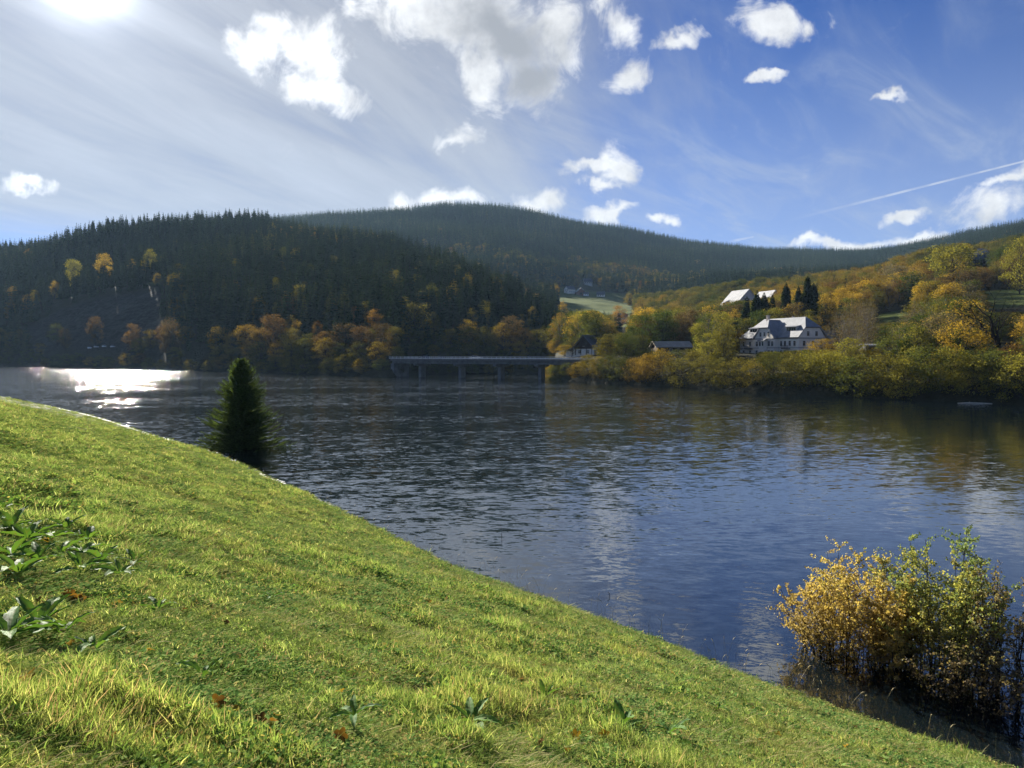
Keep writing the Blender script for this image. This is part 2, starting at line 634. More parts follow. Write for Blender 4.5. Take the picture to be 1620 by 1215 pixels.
def mat_bank():
    m, N, out = new_mat('bank_soil')
    g = N.node('ShaderNodeNewGeometry').outputs['Position']
    n1 = N.noise(g, 0.35, 6, 0.6)
    n2 = N.noise(g, 14.0, 8, 0.7)
    n3 = N.noise(g, 2.2, 5, 0.6)
    c = N.mix(N.maprange(n2, .3, .7), (.030, .040, .012), (.13, .135, .035))
    c = N.mix(N.maprange(n3, .45, .75, 0, .6), c, (.16, .12, .05))
    c = N.mix(N.maprange(n1, .4, .7, 0, .4), c, (.05, .075, .015))
    sp = N.node('ShaderNodeSeparateXYZ')
    N.put(sp.inputs[0], g)
    wet = N.maprange(sp.outputs[2], 0.02, 0.25, 1.0, 0.0)
    c = N.mix(wet, c, (.040, .034, .020))
    principled(N, out, c, 0.9, 0.15, 0, bump(N, N.math('ADD', n2, N.math('MULTIPLY', n3, 2)), 0.8, 0.06))
    return m


def mat_water():
    m, N, out = new_mat('lake_surface')
    g = N.node('ShaderNodeNewGeometry').outputs['Position']
    sp = N.node('ShaderNodeSeparateXYZ')
    N.put(sp.inputs[0], g)
    X, Y = sp.outputs[0], sp.outputs[1]
    # wind: rough open water, sheltered calm bay by the near bank on the right
    shelter = N.math('ADD', N.math('MULTIPLY', X, 0.62), N.math('MULTIPLY', Y, -0.78))
    patchn = N.noise(N.aniso(g, 8, .012, .045), 1.0, 4, .55)
    calm = N.maprange(N.math('ADD', shelter, N.math('MULTIPLY', N.math('SUBTRACT', patchn, .5), 30.0)), -26.0, -6.0, 0.0, 1.0)
    edge = N.maprange(N.math('SUBTRACT', Y, N.math('MULTIPLY', X, 0.9)), 25, 140, 1.0, 1.0)
    amp = N.maprange(calm, 0, 1, 1.0, 0.16, smooth=False)
    gust = N.maprange(patchn, .35, .65, .65, 1.25)
    amp = N.math('MULTIPLY', amp, gust)
    amp = N.math('MULTIPLY', amp, N.maprange(N.math('SUBTRACT', N.math('MULTIPLY', Y, 0.6), X), 0.0, 450.0, 0.32, 3.4, smooth=False))

    def slopes(scale, sx, sy, rot, detail, rough=0.5, dist=0.0):
        c = N.noise(N.aniso(g, rot, sx, sy), scale, detail, rough, dist=dist, out='Color')
        return N.vmath('SUBTRACT', c, (.5, .5, .5))
    s1 = N.vmath('MULTIPLY', slopes(1.0, .45, 1.2, 14, 2, .5, .5), (0.11, 0.25, 0))
    s2 = N.vmath('MULTIPLY', slopes(1.0, 1.5, 3.9, -6, 3, .55, .4), (0.22, 0.46, 0))
    s3 = N.vmath('MULTIPLY', slopes(1.0, 5.0, 9.0, 24, 2, .6), (0.10, 0.16, 0))
    s0 = N.vmath('MULTIPLY', slopes(1.0, .06, .22, 10, 2, .5, .3), (0.03, 0.05, 0))
    tot = N.vmath('ADD', N.vmath('ADD', s1, s2), N.vmath('ADD', s3, s0))
    tot = N.vmath('SCALE', tot, scale=amp)
    # fine rings and ripples that remain in the sheltered water
    rp = slopes(1.0, 1.1, 5.0, -24, 4, .55, 1.2)
    rp = N.vmath('MULTIPLY', rp, (0.03, 0.09, 0))
    tot = N.vmath('ADD', tot, rp)
    nrm = N.vmath('NORMALIZE', N.vmath('ADD', tot, (0, 0, 1)))
    p = principled(N, out, (.005, .009, .011), 0.045, 0.5, 0, nrm)
    p.inputs['IOR'].default_value = 2.1
    return m


M['terrain'] = mat_terrain()
M['bank'] = mat_bank()
M['water'] = mat_water()


# ------------------------------------------------------------------ value noise in numpy
def vnoise(x, y, seed=0):
    xi = np.floor(x).astype(np.int64)
    yi = np.floor(y).astype(np.int64)
    xf, yf = x - xi, y - yi
    u = xf * xf * (3 - 2 * xf)
    v = yf * yf * (3 - 2 * yf)

    def h(a, b):
        n = (a * 374761393 + b * 668265263 + seed * 1442695) & 0x7fffffff
        n = ((n ^ (n >> 13)) * 1274126177) & 0x7fffffff
        n = n ^ (n >> 16)
        return (n & 0xffff) / 65535.0
    a, b, c, d = h(xi, yi), h(xi + 1, yi), h(xi, yi + 1), h(xi + 1, yi + 1)
    return (a * (1 - u) + b * u) * (1 - v) + (c * (1 - u) + d * u) * v - 0.5


def fbm(x, y, seed=0, oct=4):
    s, a = 0, 1.0
    for k in range(oct):
        s = s + a * vnoise(x * 2 ** k, y * 2 ** k, seed + k * 17)
        a *= 0.5
    return s


# ------------------------------------------------------------------ hills
Yz = lambda lst: [(D, (v if kind == 'z' else zat(D, v))) for (D, kind, v) in lst]
COLS = {
    -1300: [(1000, 'z', 0), (1015, 'z', 4), (1100, 'z', 40), (1250, 'z', 80), (1500, 'z', 140), (1700, 'z', 130), (2000, 'z', 150), (2300, 'z', 170), (2700, 'z', 190), (4500, 'z', 60)],
    -500: [(800, 'z', 0), (815, 'z', 4), (880, 'z', 40), (1000, 'z', 80), (1300, 'z', 140), (1500, 'z', 120), (1800, 'z', 130), (2100, 'z', 150), (2500, 'z', 160), (4500, 'z', 60)],
    -150: [(640, 'z', 0), (662, 'z', 10), (730, 'y', 505), (870, 'y', 460), (1150, 'y', 424), (1350, 'z', 110), (1600, 'z', 120), (1850, 'z', 130), (2100, 'z', 140), (4500, 'z', 50)],
    0: [(554, 'z', 0), (574, 'z', 11), (640, 'y', 500), (780, 'y', 448), (1000, 'y', 414), (1200, 'z', 100), (1500, 'y', 460), (1750, 'y', 450), (2000, 'y', 440), (4500, 'z', 50)],
    80: [(520, 'z', 0), (540, 'z', 11), (620, 'y', 480), (730, 'y', 440), (900, 'y', 400), (1100, 'z', 100), (1450, 'y', 440), (1720, 'y', 430), (1980, 'y', 420), (4500, 'z', 50)],
    150: [(482, 'z', 0), (500, 'z', 11), (590, 'y', 463), (680, 'y', 438), (800, 'y', 384), (1000, 'z', 95), (1400, 'y', 430), (1700, 'y', 415), (1950, 'y', 405), (4500, 'z', 50)],
    260: [(430, 'z', 0), (446, 'z', 7), (540, 'y', 450), (575, 'y', 442), (850, 'y', 374), (1050, 'z', 118), (1400, 'y', 410), (1700, 'y', 390), (1950, 'y', 378), (4500, 'z', 50)],
    330: [(390, 'z', 0), (405, 'z', 4), (480, 'y', 490), (570, 'y', 445), (870, 'y', 372), (1050, 'z', 130), (1400, 'y', 400), (1700, 'y', 380), (1930, 'y', 368), (4500, 'z', 50)],
    400: [(358, 'z', 0), (372, 'z', 4), (450, 'y', 502), (600, 'y', 430), (900, 'y', 370), (1100, 'z', 140), (1400, 'y', 398), (1650, 'y', 372), (1900, 'y', 357), (4500, 'z', 60)],
    550: [(314, 'z', 0), (328, 'z', 4), (420, 'y', 505), (560, 'y', 442), (850, 'y', 390), (1050, 'z', 112), (1350, 'y', 398), (1600, 'y', 368), (1850, 'y', 349), (4500, 'z', 70)],
    620: [(292, 'z', 0), (304, 'z', 5.5), (410, 'y', 508), (540, 'y', 450), (780, 'y', 402), (950, 'z', 100), (1300, 'y', 400), (1580, 'y', 366), (1850, 'y', 344), (4500, 'z', 80)],
    655: [(335, 'z', 0), (348, 'z', 4), (420, 'y', 508), (520, 'y', 460), (720, 'y', 408), (900, 'z', 88), (1250, 'y', 405), (1550, 'y', 366), (1850, 'y', 340), (4500, 'z', 80)],
    760: [(345, 'z', 0), (358, 'z', 4), (400, 'y', 532), (460, 'y', 496), (580, 'y', 458), (720, 'z', 52), (1150, 'y', 425), (1500, 'y', 372), (1900, 'y', 333), (4500, 'z', 80)],
    850: [(345, 'z', 0), (355, 'z', 5), (385, 'y', 545), (420, 'y', 525), (470, 'y', 510), (600, 'z', 30), (950, 'y', 474), (1400, 'y', 400), (1950, 'y', 343), (4500, 'z', 80)],
    872: [(345, 'z', 0), (355, 'z', 5), (385, 'y', 548), (412, 'y', 535), (450, 'y', 525), (580, 'z', 24), (950, 'y', 475), (1400, 'y', 405), (1960, 'y', 346), (4500, 'z', 80)],
    884: [(254, 'z', 0), (266, 'z', 6.0), (320, 'y', 553), (370, 'y', 550), (430, 'y', 542), (560, 'y', 528), (950, 'y', 476), (1400, 'y', 410), (1970, 'y', 349), (4500, 'z', 80)],
    960: [(234, 'z', 0), (246, 'z', 6.5), (290, 'y', 554), (350, 'y', 548), (480, 'y', 540), (600, 'y', 530), (1000, 'y', 472), (1400, 'y', 425), (2000, 'y', 364), (4500, 'z', 80)],
    1050: [(212, 'z', 0), (220, 'z', 5.5), (260, 'y', 556), (330, 'y', 546), (460, 'y', 530), (600, 'y', 520), (950, 'y', 484), (1400, 'y', 436), (2050, 'y', 382), (4500, 'z', 80)],
    1200: [(178, 'z', 0), (185, 'z', 4.5), (235, 'y', 562), (275, 'y', 558), (430, 'y', 503), (560, 'y', 482), (900, 'y', 468), (1400, 'y', 442), (2150, 'y', 400), (4500, 'z', 80)],
    1300: [(165, 'z', 0), (172, 'z', 4.5), (240, 'y', 562), (285, 'y', 550), (430, 'y', 487), (560, 'y', 463), (900, 'y', 463), (1400, 'y', 440), (2150, 'y', 404), (4500, 'z', 80)],
    1400: [(152, 'z', 0), (158, 'z', 4), (200, 'y', 570), (260, 'y', 538), (400, 'y', 482), (560, 'y', 450), (900, 'y', 455), (1400, 'y', 436), (2100, 'y', 402), (4500, 'z', 90)],
    1500: [(143, 'z', 0), (149, 'z', 4), (185, 'y', 575), (250, 'y', 530), (380, 'y', 468), (560, 'y', 424), (800, 'y', 424), (1300, 'y', 415), (1800, 'y', 386), (4500, 'z', 100)],
    1620: [(134, 'z', 0), (140, 'z', 4), (175, 'y', 580), (230, 'y', 535), (330, 'y', 475), (520, 'y', 416), (700, 'y', 405), (1100, 'y', 388), (1500, 'y', 360), (4500, 'z', 120)],
    1900: [(115, 'z', 0), (121, 'z', 4), (150, 'y', 575), (200, 'y', 530), (300, 'y', 460), (450, 'y', 400), (650, 'y', 370), (1000, 'y', 350), (1400, 'y', 330), (4500, 'z', 120)],
    2900: [(80, 'z', 0), (86, 'z', 4), (110, 'z', 10), (150, 'z', 25), (220, 'z', 50), (330, 'z', 90), (500, 'z', 130), (800, 'z', 180), (1200, 'z', 240), (4500, 'z', 120)],
}
PXG = np.arange(-1300, 2901, 10.0)
DG = np.unique(np.concatenate([np.linspace(70, 700, 211), np.geomspace(700, 4500, 130)]))


def build_table():
    ks = sorted(COLS)
    ctrl = np.array([Yz(COLS[k]) for k in ks])             # (ncol, 10, 2)
    T = np.zeros((len(PXG), 10, 2))
    for i in range(10):
        for j in range(2):
            v = np.interp(PXG, ks, ctrl[:, i, j])
            if i > 1:
                w = np.exp(-0.5 * (np.arange(-6, 7) / 2.2) ** 2)
                w /= w.sum()
                v = np.convolve(np.pad(v, 6, mode='edge'), w, mode='valid')
            T[:, i, j] = v
    Z = np.zeros((len(PXG), len(DG)))
    for a in range(len(PXG)):
        D, z = T[a, :, 0], T[a, :, 1]
        D2 = np.concatenate([[D[0] - 60], D])
        z2 = np.concatenate([[-14], z])
        Z[a] = np.interp(DG, D2, z2)
    # soften the breaks along the view away from the shore
    Zs = Z.copy()
    for _ in range(6):
        Zs[:, 1:-1] = (Zs[:, :-2] + 2 * Zs[:, 1:-1] + Zs[:, 2:]) / 4
    shore = T[:, 0, 0][:, None]
    wgt = np.clip((DG[None, :] - shore - 15) / 40, 0, 1)
    Z = Z * (1 - wgt) + Zs * wgt
    XX = (PXG[:, None] - 810) / FPX * DG[None, :]
    YY = np.broadcast_to(DG[None, :], XX.shape)
    amp = np.clip((DG[None, :] - shore - 30) / 500, 0, 1)
    Z = Z + amp * (fbm(XX / 160, YY / 160, 3, 4) * 16) * np.clip(amp * 1.6, 0, 1)
    return Z, T[:, 0, 0]


ZT, SHORE = build_table()


def ground(X, Y):
    X = np.asarray(X, float)
    Y = np.asarray(Y, float)
    px = 810 + FPX * X / Y
    a = np.clip((px - PXG[0]) / 10.0, 0, len(PXG) - 1.001)
    ai = a.astype(int)
    af = a - ai
    bi = np.clip(np.searchsorted(DG, Y) - 1, 0, len(DG) - 2)
    bf = np.clip((Y - DG[bi]) / (DG[bi + 1] - DG[bi]), 0, 1)
    return (ZT[ai, bi] * (1 - af) * (1 - bf) + ZT[ai + 1, bi] * af * (1 - bf) + ZT[ai, bi + 1] * (1 - af) * bf + ZT[ai + 1, bi + 1] * af * bf)


def shoreD(px):
    return np.interp(px, PXG, SHORE)


def meadow_mask(px, D):
    px, D = np.asarray(px, float), np.asarray(D, float)
    w = fbm(px / 30, D / 60, 9, 3) * 14

    def box(x0, x1, d0, d1, s=6, sd=15):
        return np.clip((px + w - x0) / s, 0, 1) * np.clip((x1 - px - w) / s, 0, 1) * np.clip((D - d0) / sd, 0, 1) * np.clip((d1 - D) / sd, 0, 1)
    m = box(880, 1000, 620, 1060)
    m = np.maximum(m, box(770, 885, 860, 1040))
    m = np.maximum(m, box(238, 264, 550, 578, 3, 6))
    m = np.maximum(m, box(1382, 1436, 285, 352, 4, 8))
    m = np.maximum(m, box(1530, 1720, 300, 390, 6, 10))
    return m


def rock_mask(px, D):
    px, D = np.asarray(px, float), np.asarray(D, float)
    w = fbm(px / 40, D / 50, 5, 3) * 25
    sh = shoreD(px)
    top = np.interp(px, [40, 150, 260, 330], [sh.min() + 0, 0, 0, 0]) * 0 + np.interp(px, [0, 100, 150, 260, 320, 340], [600, 600, 585, 540, 470, 430])
    return np.clip((px + w - 30) / 20, 0, 1) * np.clip((262 - px - w) / 12, 0, 1) * np.clip((D - sh - 14) / 8, 0, 1) * np.clip((top - D) / 10, 0, 1)


def build_hills():
    na, nb = ZT.shape
    XX = (PXG[:, None] - 810) / FPX * DG[None, :]
    YY = np.broadcast_to(DG[None, :], XX.shape)
    rk = rock_mask(np.broadcast_to(PXG[:, None], XX.shape), YY)
    ZZ = ZT + rk * fbm(XX / 14, YY / 14, 77, 4) * 2.5
    V = np.stack([XX, YY, ZZ], -1).reshape(-1, 3)
    i = np.arange(na - 1)[:, None] * nb
    j = np.arange(nb - 1)[None, :]
    F = np.stack([i + j, i + nb + j, i + nb + j + 1, i + j + 1], -1).reshape(-1, 4)
    me = mesh_np('hills', V, [F], [M['terrain']], smooth=True)
    PP = np.broadcast_to(PXG[:, None], XX.shape)
    for nm, arr in (('meadow', meadow_mask(PP, YY)), ('rock', rk)):
        a = me.attributes.new(nm, 'FLOAT', 'POINT')
        a.data.foreach_set('value', arr.astype(np.float32).ravel())
    o = link('hills', me)
    tag(o, kind='structure')


build_hills()

# ------------------------------------------------------------------ near bank
SHORE_PTS = np.array([(-700, 700), (-400, 420), (-220, 262), (-150, 200), (-109, 161), (-64, 113), (-42, 86), (-27, 68), (-16.5, 52.7), (-9, 41.5), (-3.0, 32.2), (3.7, 24.2), (7.1, 19.8), (9.7, 16.9), (13.8, 12.3), (25, 2), (60, -30), (150, -110), (400, -330)], float)


def _resample(P, n=900):
    # Catmull-Rom through the points
    out = []
    Q = np.vstack([2 * P[0] - P[1], P, 2 * P[-1] - P[-2]])
    for i in range(1, len(Q) - 2):
        p0, p1, p2, p3 = Q[i - 1:i + 3]
        for t in np.linspace(0, 1, 14, endpoint=False):
            out.append(0.5 * ((2 * p1) + (-p0 + p2) * t + (2 * p0 - 5 * p1 + 4 * p2 - p3) * t * t + (-p0 + 3 * p1 - 3 * p2 + p3) * t ** 3))
    out.append(P[-1])
    return np.array(out)


SP = _resample(SHORE_PTS)


def shore_dist(X, Y):
    """signed distance to the near shoreline, positive on land"""
    X = np.asarray(X, float).ravel()
    Y = np.asarray(Y, float).ravel()
    best = np.full(X.shape, 1e9)
    sgn = np.ones(X.shape)
    for a, b in zip(SP[:-1], SP[1:]):
        d = b - a
        L2 = d @ d
        t = np.clip(((X - a[0]) * d[0] + (Y - a[1]) * d[1]) / L2, 0, 1)
        dx, dy = X - a[0] - t * d[0], Y - a[1] - t * d[1]
        q = np.hypot(dx, dy)
        m = q < best
        best = np.where(m, q, best)
        cr = d[0] * dy - d[1] * dx
        sgn = np.where(m, np.where(cr < 0, 1.0, -1.0), sgn)
    return best * sgn


def bank_z(X, Y, d=None):
    X = np.asarray(X, float)
    Y = np.asarray(Y, float)
    if d is None:
        d = shore_dist(X, Y).reshape(X.shape)
    far = np.clip((Y - 30) / 70, 0, 1)
    sl_ = 0.385 * (1 - far) + 0.235 * far
    dd = np.minimum(d, 22) + 8 * np.tanh(np.maximum(d - 22, 0) / 12) * 0.5
    z = np.where(d > 0, sl_ * dd, 0.32 * d)
    z = np.maximum(z, -6)
    lump = fbm(X / 3.1, Y / 3.1, 21, 3) * 0.20 + fbm(X / 0.75, Y / 0.75, 41, 3) * 0.11
    z = z + lump * np.clip(d / 2.5 + 0.05, 0.0, 1)
    return z


# which side is land: the camera's
if shore_dist(np.array([0.0]), np.array([0.0]))[0] < 0:
    SP = SP[::-1].copy()
print('camera shore distance', shore_dist(np.array([0.0]), np.array([0.0])), 'ground z', bank_z(np.array([0.0]), np.array([0.0])))


def build_bank():
    az = np.radians(np.concatenate([np.arange(-45, 45, 0.35), np.arange(45, 315.01, 1.5)]))
    r = np.concatenate([[0.3], np.geomspace(1.0, 900, 300)])
    A, Rr = np.meshgrid(az, r, indexing='ij')
    X, Y = np.sin(A) * Rr, np.cos(A) * Rr
    d = shore_dist(X, Y).reshape(X.shape)
    Z = bank_z(X, Y, d)
    V = np.stack([X, Y, Z], -1).reshape(-1, 3)
    na, nb = X.shape
    i = np.arange(na - 1)[:, None] * nb
    j = np.arange(nb - 1)[None, :]
    F = np.stack([i + j, i + j + 1, i + nb + j + 1, i + nb + j], -1).reshape(-1, 4)
    keep = (d.ravel()[F] > -14).any(1)
    # do not lie over the far hills
    cy_ = V[F].mean(1)
    keep &= (cy_[:, 1] < 640)
    F = F[keep]
    used = np.unique(F)
    mp = np.full(len(V), -1)
    mp[used] = np.arange(len(used))
    o = link('grass_bank', mesh_np('grass_bank', V[used], [mp[F]], [M['bank']], smooth=True))
    tag(o, kind='structure')


build_bank()

# water: a fan of quads, one sheet
mb = MB()
mb.add([(-2200, -400, 0), (1400, -400, 0), (1400, 1300, 0), (-2200, 1300, 0)], [(0, 1, 2, 3)])
wo = mb.build('lake_water', M['water'])
tag(wo, kind='structure')

# bed and surrounding land below everything, out to the horizon
mb = MB()
mb.add([(-12000, -9000, -14.5), (12000, -9000, -14.5), (12000, 14000, -14.5), (-12000, 14000, -14.5)], [(0, 1, 2, 3)])
tag(mb.build('ground', M['bank']), kind='structure')


# ------------------------------------------------------------------ tree meshes
def leaf_quads(C, size, rng, out_dir=None, bias=0.5, asp=0.62):
    n = len(C)
    nrm = rng.normal(size=(n, 3))
    nrm /= np.linalg.norm(nrm, axis=1, keepdims=True)
    if out_dir is not None:
        nrm = nrm * (1 - bias) + out_dir * bias
        nrm /= np.linalg.norm(nrm, axis=1, keepdims=True) + 1e-9
    r = rng.normal(size=(n, 3))
    t = np.cross(nrm, r)
    t /= np.linalg.norm(t, axis=1, keepdims=True) + 1e-9
    b = np.cross(nrm, t)
    s = (size * rng.uniform(0.65, 1.35, n))[:, None]
    V = np.stack([C - t * s, C + b * s * asp, C + t * s, C - b * s * asp], 1).reshape(-1, 3)
    F = np.arange(4 * n).reshape(n, 4)
    return V, F


def make_deciduous(seed, H=10.0, W=7.0, crown_lo=0.15, shape='round', nclump=34, per=70, leaf=0.17, trunk_r=0.16, sparse=1.0):
    """returns (trunk mesh, crown mesh); base at origin, height H, width W"""
    rng = np.random.default_rng(seed)
    c0 = H * crown_lo
    ch = H - c0
    cen = []
    tries = 0
    while len(cen) < nclump and tries < 4000:
        tries += 1
        t = rng.uniform(0, 1) ** 0.9
        if shape == 'round':
            rr = math.sqrt(max(0.0, 1 - (2 * t - 0.9) ** 2 / 1.25)) * 0.5 * W
        elif shape == 'cone':
            rr = (1 - t) ** 0.75 * 0.5 * W * (0.55 + 0.45 * min(1, t * 6))
        elif shape == 'column':
            rr = 0.5 * W * math.sin(math.pi * min(1, 0.12 + 0.86 * t)) ** 0.45
        else:
            rr = (0.35 + 0.65 * t) * 0.5 * W * math.sqrt(max(0, 1 - max(0, t - 0.62) ** 2 / 0.16))
        a = rng.uniform(0, 2 * math.pi)
        q = rng.uniform(0.25, 1.0) ** 0.5 * rr * rng.uniform(0.78, 1.08)
        p = np.array([math.cos(a) * q, math.sin(a) * q, c0 + t * ch * 0.97])
        if all(np.linalg.norm(p - c) > 0.085 * (W + ch) * 0.62 for c in cen):
            cen.append(p)
    cen = np.array(cen)
    # trunk
    top = H * (0.86 if shape in ('column', 'cone') else 0.68)
    k = 7
    tz = np.linspace(-0.25, top, k)
    bend = rng.normal(0, 0.018 * H, (k, 2)).cumsum(0) * 0.6
    bend -= bend[0]
    TP = np.column_stack([bend, tz])
    parts = [tube_np(TP, np.linspace(trunk_r, trunk_r * 0.22, k), 6)]
    for c in cen:
        hz = np.clip(c[2] - rng.uniform(0.12, 0.3) * H - 0.35 * np.hypot(c[0], c[1]), 0.06 * H, top * 0.97)
        s = np.array([np.interp(hz, tz, TP[:, 0]), np.interp(hz, tz, TP[:, 1]), hz])
        u = np.linspace(0, 1, 5)[:, None]
        mid = s + (c - s) * u
        mid[:, 2] += np.sin(u[:, 0] * math.pi) * -0.05 * H
        mid[1:-1] += rng.normal(0, 0.012 * H, (3, 3))
        r0 = trunk_r * 0.36 * rng.uniform(0.7, 1.1)
        parts.append(tube_np(mid, np.linspace(r0, r0 * 0.18, 5), 4))
        for _ in range(3):
            e = c + rng.normal(0, 1, 3) * 0.055 * (W + ch) * 0.9
            parts.append(tube_np(np.array([mid[3], (mid[3] + e) / 2 + rng.normal(0, .01 * H, 3), e]), np.array([r0 * .3, r0 * .2, r0 * .08]), 3))
    V, F = join_vf(parts)
    tm = mesh_np('trunk', V, [F], [M['pale_bark'] if sparse < 1 else M['bark']], smooth=True)
    # leaves
    rc = 0.075 * (W + ch) * 0.95
    Cs, Od, tone = [], [], []
    mid_ = np.array([0, 0, c0 + ch * 0.45])
    for c in cen:
        n = int(per * rng.uniform(0.6, 1.3) * sparse)
        g = rng.normal(0, 1, (n, 3))
        g /= np.linalg.norm(g, axis=1, keepdims=True)
        g *= (rng.uniform(0, 1, n) ** 0.45)[:, None] * rc * rng.uniform(0.75, 1.25) * np.array([1.15, 1.15, 0.8])
        p = c + g
        Cs.append(p)
        o = (p - mid_) / (np.linalg.norm(p - mid_, axis=1, keepdims=True) + 1e-6) * 0.5 + g / (np.linalg.norm(g, axis=1, keepdims=True) + 1e-6) * 0.6
        o[:, 2] += 0.25
        Od.append(o)
        tone.append(np.clip(rng.uniform(0.1, 0.9) * 0.55 + rng.uniform(0, 0.45, n), 0, 1))
    Cs, Od, tone = np.concatenate(Cs), np.concatenate(Od), np.concatenate(tone)
    V, F = leaf_quads(Cs, leaf, rng, Od, 0.5)
    cm = mesh_np('crown', V, [F], [M['leaves']], tone=tone)
    return tm, cm


def spruce_arrays(seed, H=24.0, W=7.5, lo=0.06, whorls=22, nb=7, jag=3):
    """drooping branch fans round a stem; returns (Vtrunk,Ftrunk),(Vcrown,Fcrown)"""
    rng = np.random.default_rng(seed)
    Q = []
    lean = rng.normal(0, 0.012, 2)
    for w in range(whorls):
        t = (w + rng.uniform(-.3, .3)) / (whorls - 1)
        t = min(max(t, 0), 0.985)
        z = H * (lo + (1 - lo) * t)
        r = 0.5 * W * ((1 - t) ** 0.74 * (0.86 + 0.14 * math.sin(t * 17 + seed))) * (0.72 + 0.28 * min(1, t * 6)) + 0.10
        n = max(3, int(nb * (1 - 0.45 * t)) + rng.integers(0, 2))
        a0 = rng.uniform(0, 2 * math.pi)
        for k in range(n):
            a = a0 + 2 * math.pi * k / n + rng.normal(0, .18)
            rr = r * rng.uniform(0.68, 1.18)
            droop = rr * rng.uniform(0.12, 0.5) * (1.1 - t)
            up = rr * 0.12 * t
            ca, sa = math.cos(a), math.sin(a)
            o = np.array([lean[0] * z, lean[1] * z, z])
            rad = np.array([ca, sa, 0])
            sd = np.array([-sa, ca, 0])
            wd = rr * rng.uniform(0.42, 0.62) + 0.15
            b1 = o + rad * rr * 0.08
            m1 = o + rad * rr * 0.55 + np.array([0, 0, -droop * 0.35 + up])
            tip = o + rad * rr + np.array([0, 0, -droop + up * 1.5])
            dn = np.array([0, 0, -wd * 0.55])
            Q += [b1, m1 + sd * wd + dn, tip, m1]
            Q += [b1, m1, tip, m1 - sd * wd + dn]
            if jag > 2 and rr > 0.8:
                for s_ in (-1, 1):
                    q = m1 * 0.6 + b1 * 0.4
                    e = q + sd * s_ * wd * 1.35 + rad * rr * 0.22 + dn * 1.3
                    Q += [q, q + rad * rr * 0.16 + dn * .3, e, q - rad * rr * 0.10 + dn]
    t0 = np.array([lean[0] * H, lean[1] * H, H])
    for a in (0.3, 1.9, 3.6):
        v = np.array([math.cos(a), math.sin(a), 0]) * 0.22
        Q += [t0, t0 + v * .7 - np.array([0, 0, H * .022]), t0 - np.array([0, 0, H * .05]) + v * 1.4, t0 - np.array([0, 0, H * .05])]
    V = np.array(Q)
    F = np.arange(len(V)).reshape(-1, 4)
    T = np.array([[0, 0, -0.6], [lean[0] * H * .5, lean[1] * H * .5, H * .5], [lean[0] * H * .97, lean[1] * H * .97, H * 0.97]])
    tv, tf = tube_np(T, np.array([H * .013, H * .008, H * .001]), 5)
    return (tv, tf), (V, F)


def make_spruce(seed, joined=True, mat=None, **kw):
    (tv, tf), (cv, cf) = spruce_arrays(seed, **kw)
    rng = np.random.default_rng(seed)
    mat = mat or M['needles_far']
    if joined:
        V = np.concatenate([cv, tv])
        F = np.concatenate([cf, tf + len(cv)])
        tone = np.concatenate([rng.uniform(0, 1, len(cf)), np.full(len(tf), .2)])
        mi = np.concatenate([np.zeros(len(cf)), np.ones(len(tf))])
        return mesh_np('spruce_tree', V, [F], [mat, M['bark']], tone=tone, midx=mi)
    return mesh_np('trunk', tv, [tf], [M['bark']]), mesh_np('crown', cv, [cf], [mat], tone=rng.uniform(0, 1, len(cf)))


def join_meshes(tm, cm, name, crown_mat):
    """far version of a broadleaf: crown and limbs in one mesh for a wood"""
    def arr(me):
        v = np.empty(len(me.vertices) * 3, np.float32)
        me.vertices.foreach_get('co', v)
        l = np.empty(len(me.loops), np.int32)
        me.loops.foreach_get('vertex_index', l)
        return v.reshape(-1, 3), l.reshape(-1, 4)
    cv, cf = arr(cm)
    tv, tf = arr(tm)
    tn = np.empty(len(cf), np.float32)
    cm.attributes['tone'].data.foreach_get('value', tn)
    return mesh_np(name, np.concatenate([cv, tv]), [np.concatenate([cf, tf + len(cv)])], [crown_mat, M['bark']],
                   tone=np.concatenate([tn, np.full(len(tf), .2)]), midx=np.concatenate([np.zeros(len(cf)), np.ones(len(tf))]))


DEC = {}      # kind -> list of (trunk, crown, H, W)


def add_dec(kind, seed, **kw):
    DEC.setdefault(kind, []).append(make_deciduous(seed, **kw) + (kw['H'], kw['W']))


for s in range(4):
    add_dec('bush', 100 + s, H=9, W=9, crown_lo=0.0, shape='round', nclump=60, per=75, leaf=.15, trunk_r=.13)
for s in range(4):
    add_dec('round', 120 + s, H=13, W=9.5, crown_lo=0.14, shape='round', nclump=52, per=80, leaf=.19, trunk_r=.2)
for s in range(3):
    add_dec('column', 140 + s, H=15, W=5.6, crown_lo=0.10, shape='column', nclump=44, per=70, leaf=.17, trunk_r=.16)
for s in range(3):
    add_dec('vase', 160 + s, H=14, W=10, crown_lo=0.22, shape='vase', nclump=46, per=75, leaf=.19, trunk_r=.22)
for s in range(3):
    add_dec('sparse', 180 + s, H=14, W=7.5, crown_lo=0.2, shape='round', nclump=44, per=34, leaf=.14, trunk_r=.17, sparse=.8)

SPR = [make_spruce(300 + s, H=24, W=W_, whorls=24, nb=7) for s, W_ in enumerate((8.2, 9.6, 8.8, 10.6, 7.6))]
SPR_FAR = [make_spruce(330 + s, H=24, W=W_, whorls=15, nb=5, jag=0) for s, W_ in enumerate((9.2, 10.4, 8.4))]


